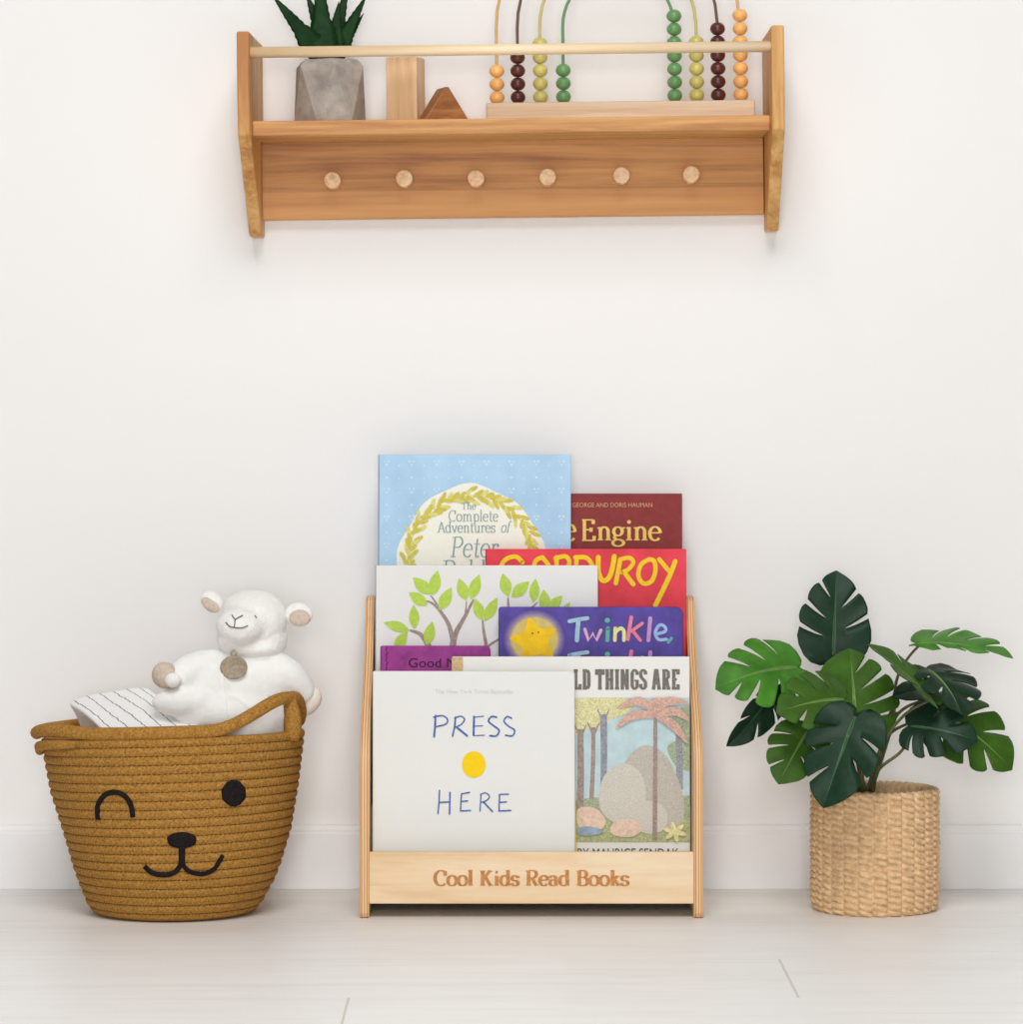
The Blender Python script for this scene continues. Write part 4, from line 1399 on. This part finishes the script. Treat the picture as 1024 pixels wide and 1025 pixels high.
# middle olive leaves
leaf((856, 728, 3.80), (850, 649, 3.83), (.1, -.92, .38), 92, O_, (.5, .66), (.42, .56, .70, .84), .30, .03, .1, .06, .12, seed=4)
leaf((844, 700, 3.77), (777, 714, 3.74), (-.12, -.8, .55), 78, O_, (.46, .62, .78), (.44, .60, .76), .36, .04, .12, .08, .2, seed=5)
leaf((808, 732, 3.80), (779, 785, 3.77), (-.15, -.9, .3), 62, O_, (.5, .68), (.46, .62, .78), .34, .03, .1, .05, .12, seed=6)
# front dark leaf hanging over the pot rim
leaf((856, 718, 3.72), (824, 809, 3.70), (-.25, -.95, .28), 78, D, (.48, .66), (.44, .60, .76), .36, .035, .14, .05, .14, vein='vein_dark', seed=7)
# right side
leaf((922, 644, 3.80), (1014, 659, 3.78), (.05, -.36, .92), 84, G, (.40, .54, .68, .82), (.46, .62, .76), .34, .035, .10, .06, .16, seed=8, wr=.22)
leaf((933, 700, 3.77), (868, 645, 3.78), (.45, -.30, .86), 54, O_, (.5, .7), (.5, .7), .45, .03, .3, .06, .15, seed=9, sw=-.10)
leaf((929, 670, 3.80), (963, 716, 3.76), (.58, -.72, .4), 100, D, (.44, .60, .78), (.5, .7), .34, .045, .12, .08, .15, seed=10, wr=.62)
leaf((937, 692, 3.83), (893, 698, 3.80), (0, -.62, .78), 36, D, (.6,), (.6,), .5, .02, .15, .06, .1, vein='vein_dark', seed=11)
leaf((912, 727, 3.78), (979, 742, 3.76), (0, -.86, .5), 64, D, (.55, .75), (.36, .52, .7), .36, .04, .12, .08, .16, vein='vein_dark', seed=12)
leaf((938, 712, 3.84), (1013, 771, 3.82), (.1, -.72, .68), 90, O_, (.42, .56, .72), (.48, .66, .8), .34, .04, .12, .08, .2, seed=13)
for st in ([(872, 792, 3.84), (893, 725, 3.85), (897, 683, 3.84), (908, 660, 3.815), (922, 644, 3.80)],
           [(872, 792, 3.83), (882, 748, 3.80), (905, 716, 3.78), (933, 700, 3.77)],
           [(874, 792, 3.82), (880, 770, 3.80), (903, 751, 3.79), (912, 727, 3.782)],
           [(868, 792, 3.85), (886, 740, 3.86), (914, 722, 3.85), (938, 712, 3.84)],
           [(866, 792, 3.85), (850, 715, 3.88), (833, 675, 3.89), (834, 653, 3.88)],
           [(864, 792, 3.85), (846, 712, 3.87), (820, 680, 3.85), (795, 668, 3.82)],
           [(862, 792, 3.85), (838, 725, 3.87), (806, 694, 3.86), (776, 689, 3.84)],
           [(863, 792, 3.83), (860, 762, 3.81), (857, 740, 3.80), (856, 726, 3.80)],
           [(861, 792, 3.82), (862, 745, 3.79), (852, 712, 3.775), (842, 700, 3.77)],
           [(860, 792, 3.83), (846, 755, 3.83), (826, 736, 3.82), (806, 733, 3.80)],
           [(862, 792, 3.80), (864, 765, 3.76), (862, 738, 3.735), (856, 718, 3.72)],
           [(872, 792, 3.85), (892, 712, 3.85), (914, 682, 3.82), (929, 670, 3.80)],
           [(872, 792, 3.85), (895, 720, 3.86), (925, 700, 3.845), (937, 692, 3.83)]):
    stem(st)

# ================================================================== LIGHT
w = bpy.data.worlds.new('room_light'); S.world = w; w.use_nodes = True
bg = w.node_tree.nodes['Background']; bg.inputs[0].default_value = (1.0, .995, .99, 1); bg.inputs[1].default_value = .13


def area(name, loc, target, size, size_y, energy, col):
    l = bpy.data.lights.new(name, 'AREA'); l.shape = 'RECTANGLE'; l.size = size; l.size_y = size_y; l.energy = energy; l.color = col
    o = bpy.data.objects.new(name, l); COL.objects.link(o); o.location = loc
    o.rotation_euler = (Vector(target) - Vector(loc)).to_track_quat('-Z', 'Y').to_euler()
    return o


area('frontal_key', (-.1, -4.8, .75), (0, 0, .3), 1.0, 1.1, 56, (1, .997, .992))  # unseen frontal key behind the camera, added to light the wall evenly; no window
area('overhead_fill', (0, -2.45, 2.6), (0, -1.9, 0), 1.3, 2.0, 60, (1, .997, .992))  # added overhead fill standing in for ceiling bounce, brightens the floor; no fixture

# ================================================================== CAMERA
c = bpy.data.cameras.new('camera'); co = bpy.data.objects.new('camera', c); COL.objects.link(co)
co.location = (0, -CAM, HC); co.rotation_euler = (radians(90), 0, 0)
c.sensor_fit = 'HORIZONTAL'; c.sensor_width = 36; c.lens = 36 * F / 1024
c.shift_x = (512 - XC) / 1024; c.shift_y = -(512.5 - YH) / 1024
c.clip_start = .05; c.clip_end = 50
S.camera = co
S.view_settings.view_transform = 'Standard'; S.view_settings.look = 'None'
S.view_settings.exposure = .07; S.view_settings.gamma = 1; S.view_settings.use_curve_mapping = False
